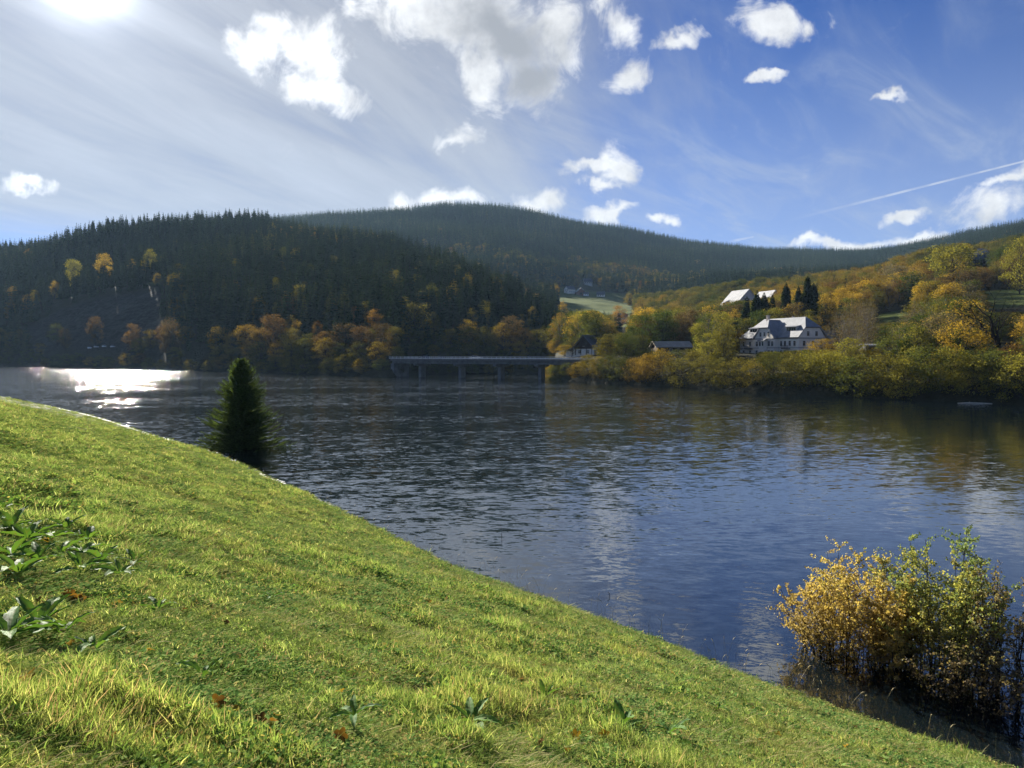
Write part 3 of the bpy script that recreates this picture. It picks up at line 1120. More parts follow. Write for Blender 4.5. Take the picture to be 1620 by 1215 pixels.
# ------------------------------------------------------------------ geometry-node scatter (for what nobody could count)
def scatter(name, pts, rotz, scl, idx, sources, tilt=None, label=None, kind='stuff'):
    """pts (n,3); sources: list of meshes picked by idx"""
    n = len(pts)
    me = bpy.data.meshes.new(name)
    me.vertices.add(n)
    me.vertices.foreach_set('co', np.asarray(pts, np.float32).ravel())
    rot = np.zeros((n, 3), np.float32)
    rot[:, 2] = rotz
    if tilt is not None:
        rot[:, :2] = tilt
    a = me.attributes.new('rot', 'FLOAT_VECTOR', 'POINT')
    a.data.foreach_set('vector', rot.ravel())
    s3 = np.asarray(scl, np.float32)
    if s3.ndim == 1:
        s3 = np.repeat(s3[:, None], 3, 1)
    a = me.attributes.new('scl', 'FLOAT_VECTOR', 'POINT')
    a.data.foreach_set('vector', s3.ravel())
    a = me.attributes.new('pick', 'INT', 'POINT')
    a.data.foreach_set('value', np.asarray(idx, np.int32))
    o = link(name, me)
    ng = bpy.data.node_groups.new(name + '_scatter', 'GeometryNodeTree')
    ng.interface.new_socket('Geometry', in_out='INPUT', socket_type='NodeSocketGeometry')
    ng.interface.new_socket('Geometry', in_out='OUTPUT', socket_type='NodeSocketGeometry')
    gi = ng.nodes.new('NodeGroupInput')
    go = ng.nodes.new('NodeGroupOutput')
    ip = ng.nodes.new('GeometryNodeInstanceOnPoints')
    jn = ng.nodes.new('GeometryNodeJoinGeometry')
    for k, src in enumerate(reversed(sources)):
        so_ = bpy.data.objects.new(name + '_source', src)
        oi = ng.nodes.new('GeometryNodeObjectInfo')
        oi.inputs['Object'].default_value = so_
        oi.inputs['As Instance'].default_value = True
        ng.links.new(oi.outputs['Geometry'], jn.inputs[0])

    def named(nm, typ):
        nd = ng.nodes.new('GeometryNodeInputNamedAttribute')
        nd.data_type = typ
        nd.inputs['Name'].default_value = nm
        return nd.outputs[0]
    mp = ng.nodes.new('GeometryNodeMeshToPoints')
    ng.links.new(gi.outputs[0], mp.inputs[0])
    ng.links.new(mp.outputs[0], ip.inputs['Points'])
    ng.links.new(jn.outputs[0], ip.inputs['Instance'])
    ip.inputs['Pick Instance'].default_value = True
    ng.links.new(named('pick', 'INT'), ip.inputs['Instance Index'])
    er = ng.nodes.new('FunctionNodeEulerToRotation')
    ng.links.new(named('rot', 'FLOAT_VECTOR'), er.inputs[0])
    ng.links.new(er.outputs[0], ip.inputs['Rotation'])
    ng.links.new(named('scl', 'FLOAT_VECTOR'), ip.inputs['Scale'])
    ng.links.new(ip.outputs[0], go.inputs[0])
    md = o.modifiers.new('scatter', 'NODES')
    md.node_group = ng
    tag(o, label, None, None, kind)
    return o


# ------------------------------------------------------------------ where trees stand
rng = np.random.default_rng(11)
spruce_list = []    # (X,Y,z,H,rank size,note)
dec_list = []       # (X,Y,z,H,W,kind,color,zone)

PAL = {
    'olive': (.130, .120, .027), 'olive_green': (.085, .100, .026), 'green': (.050, .075, .020), 'yellow': (.36, .25, .035),
    'gold': (.33, .235, .040), 'orange': (.25, .145, .034), 'rust': (.115, .072, .032), 'brown': (.095, .068, .034), 'yellow_green': (.20, .19, .035),
    'grey_brown': (.13, .11, .07),
}


def jgrid(x0, x1, y0, y1, sp, jit=0.42):
    gx, gy = np.meshgrid(np.arange(x0, x1, sp), np.arange(y0, y1, sp))
    gx = gx.ravel() + rng.uniform(-jit, jit, gx.size) * sp
    gy = gy.ravel() + rng.uniform(-jit, jit, gy.size) * sp
    px = 810 + FPX * gx / gy
    k = (px > -110) & (px < 1730)
    return gx[k], gy[k], px[k]


# canopy horizon for culling what the camera (or a step aside) could never see
_el = (ZT + np.where(DG[None, :] > 300, 9, 2) - CAMZ) / DG[None, :]
_run = np.maximum.accumulate(np.where(DG[None, :] > SHORE[:, None], _el, -1), axis=1)


def visible(px, D, z, H):
    a = np.clip(((px - PXG[0]) / 10).astype(int), 0, len(PXG) - 1)
    b = np.clip(np.searchsorted(DG, D) - 2, 0, len(DG) - 1)
    return (z + H * 1.1 - CAMZ) / D > _run[a, b] - 0.004


def ytop(D, z, H):
    return 560 - (z + H - CAMZ) / D * FPX


# limits: rows above which nothing nearer may rise, so that the buildings show (px0, px1, D, row)
KEEP_CLEAR = [
    (1163, 1196, 262, 566), (1196, 1232, 262, 556), (1232, 1262, 262, 554), (1262, 1272, 262, 552), (1272, 1310, 262, 549), (1028, 1092, 262, 552), (908, 946, 278, 560), (866, 908, 278, 572), (1163, 1312, 236, 553),
    (1152, 1188, 425, 475), (1202, 1218, 440, 470), (885, 960, 1000, 480), (960, 1000, 900, 497), (1368, 1386, 215, 547), (1566, 1614, 168, 540), (840, 890, 330, 566),
    (915, 945, 1110, 462), (975, 992, 640, 526), (240, 262, 545, 446), (1382, 1432, 345, 509), (1530, 1560, 520, 422), (1560, 1640, 330, 492),
    (60, 90, 560, 470),
]


def allowed(px, D, z, H, W):
    hw = W * 0.5 / D * FPX
    y = ytop(D, z, H)
    for (a, b, dd, row) in KEEP_CLEAR:
        if D < dd and px + hw * 0.8 > a and px - hw * 0.8 < b and y < row:
            return False
    return True


def shrink_to_allowed(px, D, z, H, W):
    """largest height up to H that keeps the view clear, or None"""
    for f in np.linspace(1, .3, 15):
        if allowed(px, D, z, H * f, W * (0.45 + .55 * f)):
            return H * f, W * (0.45 + .55 * f)
    return None


BUILD_SPOTS = [(150, 222, 1562, 1622), (235, 270, 1150, 1325), (255, 275, 1020, 1100), (262, 285, 905, 950), (425, 470, 1140, 1225), (990, 1030, 880, 965), (1100, 1130, 915, 945), (205, 222, 1360, 1395), (510, 560, 1525, 1570)]


def on_building(px, D):
    return any(a <= D <= b and c <= px <= d for a, b, c, d in BUILD_SPOTS)


def add_dec_tree(px, D, H, W, kind, col, zone, force=False):
    X = xat(D, px)
    z = float(ground(X, D))
    if not force:
        r = shrink_to_allowed(px, D, z, H, W)
        if r is None:
            return
        H, W = r
    dec_list.append([X, D, z, H, W, kind, col, zone])


def colour_pick(choices, px, D):
    n = fbm(np.array([px / 55.0]), np.array([D / 45.0]), 61, 2)[0] * 0.5 + rng.uniform(-.5, .5) * 0.9
    i = int(np.clip((n + 0.5) * len(choices), 0, len(choices) - 1))
    return choices[i]


# --- left hill: spruces up to the near ridge
gx, gy, px = jgrid(-900, 80, 330, 1150, 6.6)
z = ground(gx, gy)
sh = shoreD(px)
for X, Y, p, zz, s in zip(gx, gy, px, z, sh):
    if p > 915 or Y < s + 24:
        continue
    if p > 876 and Y > 380 and Y < 620 and not (Y < 470 and p < 893):
        continue
    if meadow_mask(p, Y) > .2 or rock_mask(p, Y) > .3 or on_building(p, Y):
        continue
    low = Y < s + 55
    if low and rng.uniform() < 0.6:
        continue
    H = rng.uniform(16, 27) * (0.8 if low else 1) * (0.72 if p > 800 and Y < 500 else 1)
    if 60 < p < 290 and Y < 760:
        if rng.uniform() < .35:
            continue
        H *= .78
    if not visible(np.array(p), np.array(Y), zz, H) or not allowed(p, Y, zz, H, 6):
        continue
    u = rng.uniform()
    if (430 < p < 900 and u < 0.085) or u < 0.015:
        dec_list.append([X, Y, zz, H * .72, H * .34, random.choice(['column', 'round']), colour_pick(['olive', 'yellow_green', 'olive', 'olive_green', 'brown', 'gold', 'olive'], p, Y), 'lefthill'])
    else:
        spruce_list.append([X, Y, zz, H])

# --- main hill: spruces
gx, gy, px = jgrid(-1000, 1500, 900, 2330, 8.2)
z = ground(gx, gy)
vis = visible(px, gy, z, 24) & ~((px < 560) & (gy < 1150))
mm = meadow_mask(px, gy)
for X, Y, p, zz, ok, mw in zip(gx, gy, px, z, vis, mm):
    if not ok or mw > .2 or on_building(p, Y):
        continue
    if (p < 915 and Y < 1150 and p < 560):
        continue
    if p > 1080 and Y < 900:
        continue
    H = rng.uniform(19, 28)
    if not allowed(p, Y, zz, H, 6):
        continue
    n = fbm(np.array([X / 130]), np.array([Y / 130]), 33, 2)[0]
    pd = 0.003 if Y > 1350 else 0.02
    if 700 < p < 1120 and Y < 1330:
        pd = 0.16 + 0.9 * max(0, n)
    if 1180 < p < 1420 and 950 < Y < 1500:
        pd = 0.10 + 1.1 * max(0, n)
    if p > 1420 and Y < 1150:
        pd = 0.5
    if rng.uniform() < pd:
        dec_list.append([X, Y, zz, H * .62, H * .5, 'round', colour_pick(['olive', 'yellow', 'orange', 'rust', 'brown'], p, Y), 'mainhill'])
    else:
        spruce_list.append([X, Y, zz, H])

# --- valley floor and lower slopes between the shore woods and the main hill (right of the nose)
gx, gy, px = jgrid(0, 900, 120, 960, 7.3)
z = ground(gx, gy)
for X, Y, p, zz in zip(gx, gy, px, z):
    s = float(shoreD(p))
    if p < 882 or Y < s + 14 or on_building(p, Y):
        continue
    if meadow_mask(p, Y) > .2:
        continue
    # right-hand hillside to its crest, broadleaf
    if p > 1060:
        dmax = 900
    else:
        dmax = 960
    if Y > dmax:
        continue
    H = rng.uniform(10, 16.5)
    W = H * rng.uniform(.6, .85)
    kind = rng.choice(['round', 'vase', 'column', 'sparse', 'round'])
    ch = ['green', 'olive_green', 'olive', 'green', 'yellow_green', 'yellow', 'gold', 'olive_green', 'yellow_green', 'grey_brown', 'brown']
    if 1330 < p < 1400 and Y < 300:
        kind, ch = 'sparse', ['grey_brown', 'olive', 'brown']
    if p > 1400:
        ch = ['green', 'olive_green', 'olive', 'grey_brown', 'olive', 'yellow', 'gold', 'brown']
        kind = rng.choice(['round', 'vase', 'sparse', 'sparse', 'column'])
    if p > 1400 and 340 < Y < 620:
        H *= 1.15
    r = shrink_to_allowed(p, Y, zz, H, W)
    if r is None or not visible(np.array(p), np.array(Y), zz, H):
        continue
    H, W = r
    if (p < 1060 and Y > 470 and rng.uniform() < .33) or (p > 1060 and Y > 260 and rng.uniform() < .05):
        spruce_list.append([X, Y, zz, rng.uniform(11, 19)])
        continue
    dec_list.append([X, Y, zz, H, W, kind, colour_pick(ch, p, Y), 'righthill'])

# --- row along the right shore: rounded crowns hanging to the water
p = 868.0
while p < 1760:
    D = float(shoreD(p)) + rng.uniform(1.0, 4.0)
    if 868 <= p < 884:
        D = 256.0
    H = rng.uniform(6.6, 9.4)
    W = H * rng.uniform(1.0, 1.3)
    if p < 915:
        H, W = 5.6, 7.5
    c = colour_pick(['olive_green', 'olive', 'olive', 'yellow_green', 'olive', 'gold'], p, D)
    add_dec_tree(p, D, H, W, 'bush', c, 'rightshore')
    p += W * 0.44 / D * FPX
p = 890.0
while p < 1760:
    D = float(shoreD(p)) + rng.uniform(9.0, 16.0)
    H = rng.uniform(8, 11.5)
    W = H * rng.uniform(.8, 1.0)
    add_dec_tree(p, D, H, W, rng.choice(['bush', 'round']), colour_pick(['olive_green', 'olive', 'yellow_green', 'yellow', 'orange', 'olive'], p, D), 'rightshore')
    p += W * 0.6 / D * FPX

# --- low shrubs on the terrace below the villa
for q in np.arange(1128, 1320, 5.5):
    for D0 in (214, 226, 233):
        D = D0 + rng.uniform(-3, 3)
        pj = q + rng.uniform(-3, 3)
        H = rng.uniform(2.2, 4.0)
        add_dec_tree(pj, D, H, H * 1.3, 'bush', colour_pick(['olive_green', 'olive', 'green', 'yellow_green', 'gold'], pj, D), 'righthill')

# --- mixed trees closing the right end of the rocky slope
for D in np.arange(438, 580, 8.0):
    for q in np.arange(228, 306, 6.5):
        pj, Dj = q + rng.uniform(-3, 3), D + rng.uniform(-4, 4)
        if pj < 296 - (D - 438) * .42 or Dj < float(shoreD(pj)) + 6 or meadow_mask(pj, Dj) > .2:
            continue
        Xj = xat(Dj, pj)
        zj = float(ground(Xj, Dj))
        Hj = rng.uniform(11, 16)
        if not allowed(pj, Dj, zj, Hj, 5):
            Hj = 7.0
        if rng.uniform() < .72:
            spruce_list.append([Xj, Dj, zj, Hj])
        else:
            dec_list.append([Xj, Dj, zj, Hj * .8, Hj * .6, 'round', colour_pick(['brown', 'olive', 'olive_green'], pj, Dj), 'lefthill'])

# --- bushes on the point beside the bridge head
for D in np.arange(258, 350, 5.0):
    for q in (873, 878, 884):
        add_dec_tree(q + rng.uniform(-2, 2), D, rng.uniform(4.5, 6.5), rng.uniform(5, 7), 'bush', colour_pick(['olive_green', 'olive', 'yellow_green', 'brown'], q, D), 'rightshore')

# --- band along the left shore, darker browns and olives put the shade into the leaf colour
p = -60.0
while p < 885:
    s = float(shoreD(p))
    for off, hmul in ((2.5, .55), (12, .8), (24, 1.0)):
        if 40 < p < 330 and off > 3 and rng.uniform() < .72:
            continue
        D = s + off + rng.uniform(-2, 3)
        H = rng.uniform(11, 16) * hmul
        if p > 610 and off < 13:
            H *= .8
        W = H * rng.uniform(.75, .95)
        if off < 3:
            H, W = H * .85, W * 1.35
        pj = p + rng.uniform(-5, 5)
        add_dec_tree(pj, D, H, W, 'bush' if off < 3 else rng.choice(['round', 'vase', 'round', 'column']),
                     colour_pick(['olive_green', 'brown', 'olive', 'brown', 'olive_green', 'rust', 'olive'], pj, D), 'leftshore')
    p += 7.2 / s * FPX * rng.uniform(.8, 1.2)

# --- trees one can point at: px, D, top row, width m, kind, colour, label
NAMED = [
    (118, 628, 412, 15, 'vase', 'yellow_green', 'broad pale yellow tree glowing above the bare rocky slope'),
    (168, 632, 402, 13, 'round', 'gold', 'golden orange tree glowing beside the pale yellow one above the rock'),
    (90, 622, 424, 8, 'round', 'gold', 'small golden tree left of the broad pale yellow tree above the rock'),
    (241, 612, 394, 9, 'column', 'yellow_green', 'slender yellow green tree rising behind the small bright meadow'),
    (212, 620, 410, 6, 'column', 'yellow', 'thin yellow tree just left of the slender yellow green tree'),
    (152, 505, 492, 10, 'round', 'rust', 'rust brown tree leaning over the foot of the rocky slope'),
    (104, 527, 518, 9, 'round', 'brown', 'rounded brown tree near the parked cars under the rocky slope'),
    (213, 470, 511, 11, 'round', 'rust', 'rust tipped round tree on the shore in front of the rocky slope'),
    (270, 440, 504, 12, 'round', 'brown', 'wide brown crown where the rocky slope meets the spruce wood'),
    (592, 352, 488, 7, 'column', 'orange', 'orange topped tree standing before the dark spruces left of the bridge'),
    (433, 372, 497, 15, 'vase', 'rust', 'large rusty brown tree on the left shore behind the flooded spruce'),
    (658, 372, 478, 15, 'cone', 'olive', 'tall pointed olive tree above the left end of the bridge'),
    (740, 372, 505, 9, 'column', 'gold', 'yellow brown tree beside the dark spruce behind the bridge'),
    (808, 375, 500, 14, 'round', 'brown', 'big brown rounded tree behind the middle of the bridge'),
    (852, 372, 520, 12, 'round', 'olive', 'dark olive rounded tree near the right end of the bridge'),
    (922, 330, 492, 13, 'vase', 'yellow_green', 'tall yellow green tree behind the steep blue-roofed house'),
    (952, 345, 502, 13, 'round', 'gold', 'round golden tree right behind the steep blue-roofed house'),
    (604, 303, 575, 9, 'bush', 'olive_green', 'dark green bush at the waterline hiding the left end of the bridge'),
    (893, 292, 549, 7, 'round', 'gold', 'small golden tree beside the right end of the bridge'),
    (890, 640, 428, 8, 'column', 'gold', 'narrow orange tree standing alone left of the meadow houses'),
    (848, 700, 424, 10, 'vase', 'yellow', 'curved yellow topped tree on the meadow above the dark nose of spruces'),
    (815, 740, 412, 9, 'round', 'yellow', 'pale yellow tree at the upper corner of the shaded meadow'),
    (793, 760, 430, 8, 'round', 'gold', 'low golden tree at the left end of the shaded meadow'),
    (980, 620, 483, 13, 'round', 'orange', 'orange brown round tree at the right edge of the meadow'),
    (1010, 600, 486, 16, 'round', 'gold', 'wide golden brown tree beside the orange one at the meadow edge'),
    (1092, 330, 490, 14, 'round', 'green', 'green rounded tree above the long tan-roofed barn'),
    (1060, 340, 500, 14, 'round', 'olive_green', 'olive green tree left of the green tree above the barn'),
    (1120, 325, 482, 9, 'column', 'yellow', 'yellow column-like tree in the row left of the big grey roof'),
    (1160, 300, 488, 6, 'column', 'gold', 'bright golden poplar left of the white villa'),
    (1143, 310, 498, 7, 'column', 'yellow_green', 'yellow green tree between the barn and the golden poplar'),
    (1165, 262, 520, 5, 'column', 'gold', 'lower golden poplar touching the left corner of the villa'),
    (1232, 320, 452, 9, 'vase', 'yellow_green', 'yellow green tree between the dark spruces behind the villa'),
    (1255, 322, 456, 8, 'column', 'gold', 'golden tree squeezed between spruces above the villa roof'),
    (1305, 300, 450, 7, 'column', 'gold', 'golden tree just right of the tallest spruce behind the villa'),
    (1330, 320, 450, 9, 'round', 'yellow', 'yellow tree on the slope right of the villa spruces'),
    (1298, 224, 535, 9, 'round', 'gold', 'orange gold tree in front of the right gable of the villa'),
    (1345, 330, 462, 12, 'round', 'yellow', 'wide yellow crown on the slope behind the villa garden'),
    (1505, 345, 388, 24, 'vase', 'yellow_green', 'largest pale yellow tree crowning the right hillside'),
    (1412, 420, 418, 22, 'round', 'grey_brown', 'broad pinkish brown crown on the crest of the right hillside'),
    (1500, 255, 450, 11, 'vase', 'gold', 'golden topped tree on the slope left of the bare oak'),
    (1585, 430, 392, 16, 'round', 'green', 'green rounded tree high on the right beside the hilltop houses'),
    (1610, 360, 378, 16, 'round', 'yellow_green', 'yellow green tree at the upper right edge of the hillside'),
    (1548, 146, 553, 11, 'bush', 'olive_green', 'pale olive willow bulging over the water near the floating log'),
    (1612, 136, 556, 9, 'bush', 'yellow_green', 'yellow green bush at the right edge of the far shore'),
    (1080, 206, 566, 11, 'bush', 'olive', 'broad olive willow at the waterline below the barn'),
    (1433, 149, 566, 9, 'bush', 'yellow_green', 'yellow green bush reaching down into the water below the slope'),
    (1360, 158, 563, 12, 'bush', 'olive_green', 'wide green willow at the waterline right of the villa'),
    (1370, 222, 478, 8, 'sparse', 'grey_brown', 'half bare grey tree standing right of the villa'),
    (1345, 215, 487, 7, 'sparse', 'olive', 'thin half bare tree nearest the right end of the villa'),
    (1448, 226, 474, 9, 'sparse', 'grey_brown', 'thin grey tree with few leaves beside the small green meadow'),
    (1540, 212, 486, 9, 'sparse', 'rust', 'rust leaved sparse tree left of the bare oak'),
]
named_objs = []


def place_broadleaf(X, Y, z, H, W, kind, col, k):
    k_ = kind if kind in DEC else 'round'
    tm, cm, h0, w0 = DEC[k_][k % len(DEC[k_])]
    e = empty('broadleaf_tree', (X, Y, z - 0.1), rng.uniform(0, 6.28), (W / w0, W / w0, H / h0))
    t = link('trunk', tm, e)
    c = link('crown', cm, e)
    b = np.array(PAL[col]) * rng.uniform(0.85, 1.15)
    c.color = (b[0], b[1], b[2], 1)
    return e


for i, (px_, D, yt, W, kind, col, label) in enumerate(NAMED):
    X = xat(D, px_)
    z = float(ground(X, D))
    H = min(max(4.5, zat(D, yt) - z), W * (2.7 if kind == 'column' else 2.0))
    if kind == 'cone':
        kind = 'column'
    e = place_broadleaf(X, D, z, H, W, kind, col, i)
    tag(e, label, 'tree', 'autumn trees round the lake')
    named_objs.append((X, D, W))

# thin out what would stand inside the named trees
nx = np.array([[a, b, c] for a, b, c in named_objs])
keep = []
for t in dec_list:
    d = np.hypot(nx[:, 0] - t[0], nx[:, 1] - t[1])
    if (d < nx[:, 2] * 0.38).any():
        continue
    # clear sight line to the highest named crowns
    keep.append(t)
dec_list = keep

ZLAB = {
    'leftshore': 'tree in the shaded wood along the left shore',
    'lefthill': 'tree among the dark spruces of the left hill',
    'mainhill': 'tree at the foot of the large wooded hill',
    'righthill': 'tree in the mixed wood on the right hillside',
    'rightshore': 'waterside tree in the row along the right shore',
}
CLAB = {'olive': 'olive yellow', 'olive_green': 'olive green', 'green': 'dull green', 'yellow': 'clear yellow', 'gold': 'golden', 'orange': 'orange', 'rust': 'rust red', 'brown': 'brown', 'yellow_green': 'yellow green', 'grey_brown': 'half bare grey brown'}
dec_list.sort(key=lambda t: -t[3] / t[1])
near_dec = [t for t in dec_list][:245]


def landmark(X, Y, z, H):
    p = 810 + FPX * X / Y
    yt = ytop(Y, z, H)
    front = Y < float(shoreD(p)) + 22
    if p < 880:
        for a, w in ((60, 'at the far left by the road wall'), (150, 'under the left part of the rocky slope'), (230, 'below the parked cars'), (320, 'where the rocky slope ends'),
                     (410, 'behind the flooded spruce'), (500, 'right of the flooded spruce'), (600, 'left of the bridge'), (690, 'behind the left pier of the bridge'),
                     (760, 'behind the second pier of the bridge'), (820, 'behind the third pier of the bridge'), (881, 'behind the right pier of the bridge')):
            if p < a:
                return w
    for a, w, w2 in ((950, 'in front of the steep blue-roofed house', 'around the steep blue-roofed house'), (1025, 'between the blue-roofed house and the barn', 'above the trees left of the barn'),
                     (1100, 'below the tan-roofed barn', 'above the tan-roofed barn'), (1165, 'between barn and villa', 'under the big pale sheet roof'),
                     (1240, 'below the left half of the villa', 'behind the left half of the villa'), (1315, 'below the right half of the villa', 'behind the right half of the villa'),
                     (1400, 'below the grey garage', 'on the slope above the grey garage'), (1480, 'under the small green meadow', 'around the small green meadow'),
                     (1560, 'by the floating log', 'left of the bare oak'), (2600, 'at the right edge below the bare oak', 'at the right edge above the bare oak')):
        if p < a:
            return w if front else w2
far_dec = dec_list[245:]
for i, t in enumerate(near_dec):
    X, Y, z, H, W, kind, col, zone = t
    e = place_broadleaf(X, Y, z, H, W, kind, col, i + random.randrange(4))
    low_ = kind == 'bush'
    noun = {'bush': 'rounded willow', 'round': 'round crowned tree', 'vase': 'spreading tree', 'column': 'slender tree', 'sparse': 'thin leaved tree'}[kind]
    tag(e, CLAB[col] + ' ' + noun + {'leftshore': ' on the shore ', 'lefthill': ' up the slope ', 'mainhill': ' high up the slope ', 'righthill': ' ', 'rightshore': ' '}[zone] + landmark(X, Y, z, H), 'tree', {'leftshore': 'trees of the left shore', 'lefthill': 'broadleaf trees on the left hill', 'mainhill': 'broadleaf trees of the main hill', 'righthill': 'trees of the right hillside', 'rightshore': 'waterside trees of the right shore'}[zone])

# far broadleaves as one wood
src, sh0 = [], []
for kind in ('round', 'column', 'vase', 'bush', 'sparse'):
    for v in DEC[kind][:2]:
        src.append(join_meshes(v[0], v[1], 'far_broadleaf', M['leaves_far']))
        sh0.append((kind, v[2], v[3]))
P, RZ, S, I = [], [], [], []
for t in far_dec:
    opts = [k for k, q in enumerate(sh0) if q[0] == t[5]] or [0, 1]
    k = random.choice(opts)
    P.append((t[0], t[1], t[2] - .1))
    RZ.append(rng.uniform(0, 6.28))
    S.append((t[4] / sh0[k][2], t[4] / sh0[k][2], t[3] / sh0[k][1]))
    I.append(k)
scatter('autumn_woodland', np.array(P), np.array(RZ), np.array(S), I, src, label='distant mass of yellow, orange and brown broadleaf trees on the slopes')

# spruces: explicit group behind the villa and the nose above the bridge
SPR_NAMED = [
    (1276, 300, 436, 8.5, 'tallest dark spruce behind the white villa'),
    (1286, 312, 447, 7.5, 'dark spruce close against the tallest one behind the villa'),
    (1243, 305, 446, 7, 'dark spruce above the middle of the villa roof'),
    (1196, 290, 458, 7, 'slim dark spruce above the left half of the villa roof'),
    (1208, 298, 462, 7.5, 'dark spruce second from the left behind the villa'),
    (1181, 285, 468, 6, 'leftmost dark spruce behind the villa, beside the golden poplar'),
    (1220, 302, 466, 6, 'shorter spruce in the gap above the villa chimney'),
    (1262, 306, 452, 6, 'spruce filling the row just left of the tallest one'),
    (1012, 560, 490, 8, 'lone dark spruce below the meadow among golden trees'),
    (152, 800, 350, 7, 'tall spruce breaking the skyline on the left shoulder of the hill'),
    (163, 805, 352, 6, 'spruce close beside the tallest skyline tree on the left'),
    (176, 800, 346, 8, 'stout spruce on the skyline right of the pair of tall ones'),
    (190, 808, 350, 7, 'skyline spruce beyond the stout one on the left'),
]
spr_clear = []
for i, (px_, D, yt, W, label) in enumerate(SPR_NAMED):
    X = xat(D, px_)
    z = float(ground(X, D))
    H = max(9, zat(D, yt) - z)
    tm, cm = make_spruce(400 + i, joined=False, mat=M['needles'], H=H, W=W * 1.7, whorls=int(H * 2.6), nb=13)
    e = empty('spruce_tree', (X, D, z - .1), rng.uniform(0, 6))
    link('trunk', tm, e)
    link('crown', cm, e)
    tag(e, label, 'spruce', 'spruces that stand out')
    spr_clear.append((X, D))

spruce_list.sort(key=lambda t: -t[3] / t[1])
for i, (X, Y, z, H) in enumerate(spruce_list[:275]):
    o = link('spruce_tree', SPR[i % 5])
    o.location = (X, Y, z - .2)
    s = H / 24.0
    w = rng.uniform(.85, 1.15)
    o.scale = (s * w, s * w, s)
    o.rotation_euler = (0, 0, rng.uniform(0, 6.28))
    p_ = X / Y * FPX + 810
    sz_ = ('short' if H < 16 else ('middling' if H < 21.5 else 'tall')) + (' slim' if w < .95 else (' broad' if w > 1.05 else ''))
    rk_ = 'lower slope' if ytop(Y, z, H) > 470 else ('middle slope' if ytop(Y, z, H) > 420 else 'upper slope')
    if p_ < 915:
        tag(o, sz_ + ' dark spruce on the ' + rk_ + ' ' + landmark(X, Y, z, H), 'spruce', 'front spruces of the left hill')
    else:
        tag(o, sz_ + ' dark spruce on the ' + rk_ + ' ' + landmark(X, Y, z, H), 'spruce', 'spruces scattered right of the bridge')
rest = np.array([t for t in spruce_list[275:]])
far = rest[:, 1] > 1150
idx = np.where(far, 5 + rng.integers(0, 3, len(rest)), rng.integers(0, 5, len(rest)))
sc_ = rest[:, 3] / 24.0
w = rng.uniform(.85, 1.2, len(rest))
scatter('spruce_forest', rest[:, :3] - np.array([0, 0, .3]), rng.uniform(0, 6.28, len(rest)), np.stack([sc_ * w, sc_ * w, sc_], 1), idx, SPR + SPR_FAR,
        label='dense dark spruce forest covering the hills to the skyline')
print('spruces', len(spruce_list), 'broadleaf', len(dec_list))

# ------------------------------------------------------------------ buildings
def house_frame(parent, name, face, half, cx, z0, w, h, mat=None, proud=0.05, pane_mat=None, door=False):
    """window or door on a wall: face front(-y) back(+y) left(-x) right(+x); half = distance of that wall from the centre"""
    t = 0.10
    fr = MB()

    def bx(m, a0, a1, d0, d1, c0, c1):
        if face == 'front':
            m.box(a0, a1, -half - d1, -half - d0, c0, c1)
        elif face == 'back':
            m.box(a0, a1, half + d0, half + d1, c0, c1)
        elif face == 'right':
            m.box(half + d0, half + d1, a0, a1, c0, c1)
        else:
            m.box(-half - d1, -half - d0, a0, a1, c0, c1)
    x0, x1 = cx - w / 2, cx + w / 2
    bx(fr, x0 - t, x0, -.03, proud, z0 - t, z0 + h + t)
    bx(fr, x1, x1 + t, -.03, proud, z0 - t, z0 + h + t)
    bx(fr, x0, x1, -.03, proud, z0 + h, z0 + h + t)
    bx(fr, x0, x1, -.03, proud + .06, z0 - t, z0)
    bx(fr, cx - .03, cx + .03, -.02, proud * .8, z0, z0 + h)
    if not door:
        bx(fr, x0, cx - .03, -.02, proud * .8, z0 + h * .62, z0 + h * .62 + .06)
        bx(fr, cx + .03, x1, -.02, proud * .8, z0 + h * .62, z0 + h * .62 + .06)
    f = fr.build(name, mat or M['frame'], parent)
    p = MB()
    bx(p, x0 + .002, x1 - .002, -.02, .012, z0 + .002, z0 + h - .002)
    p.build('pane', pane_mat or M['glass'], f)
    return f


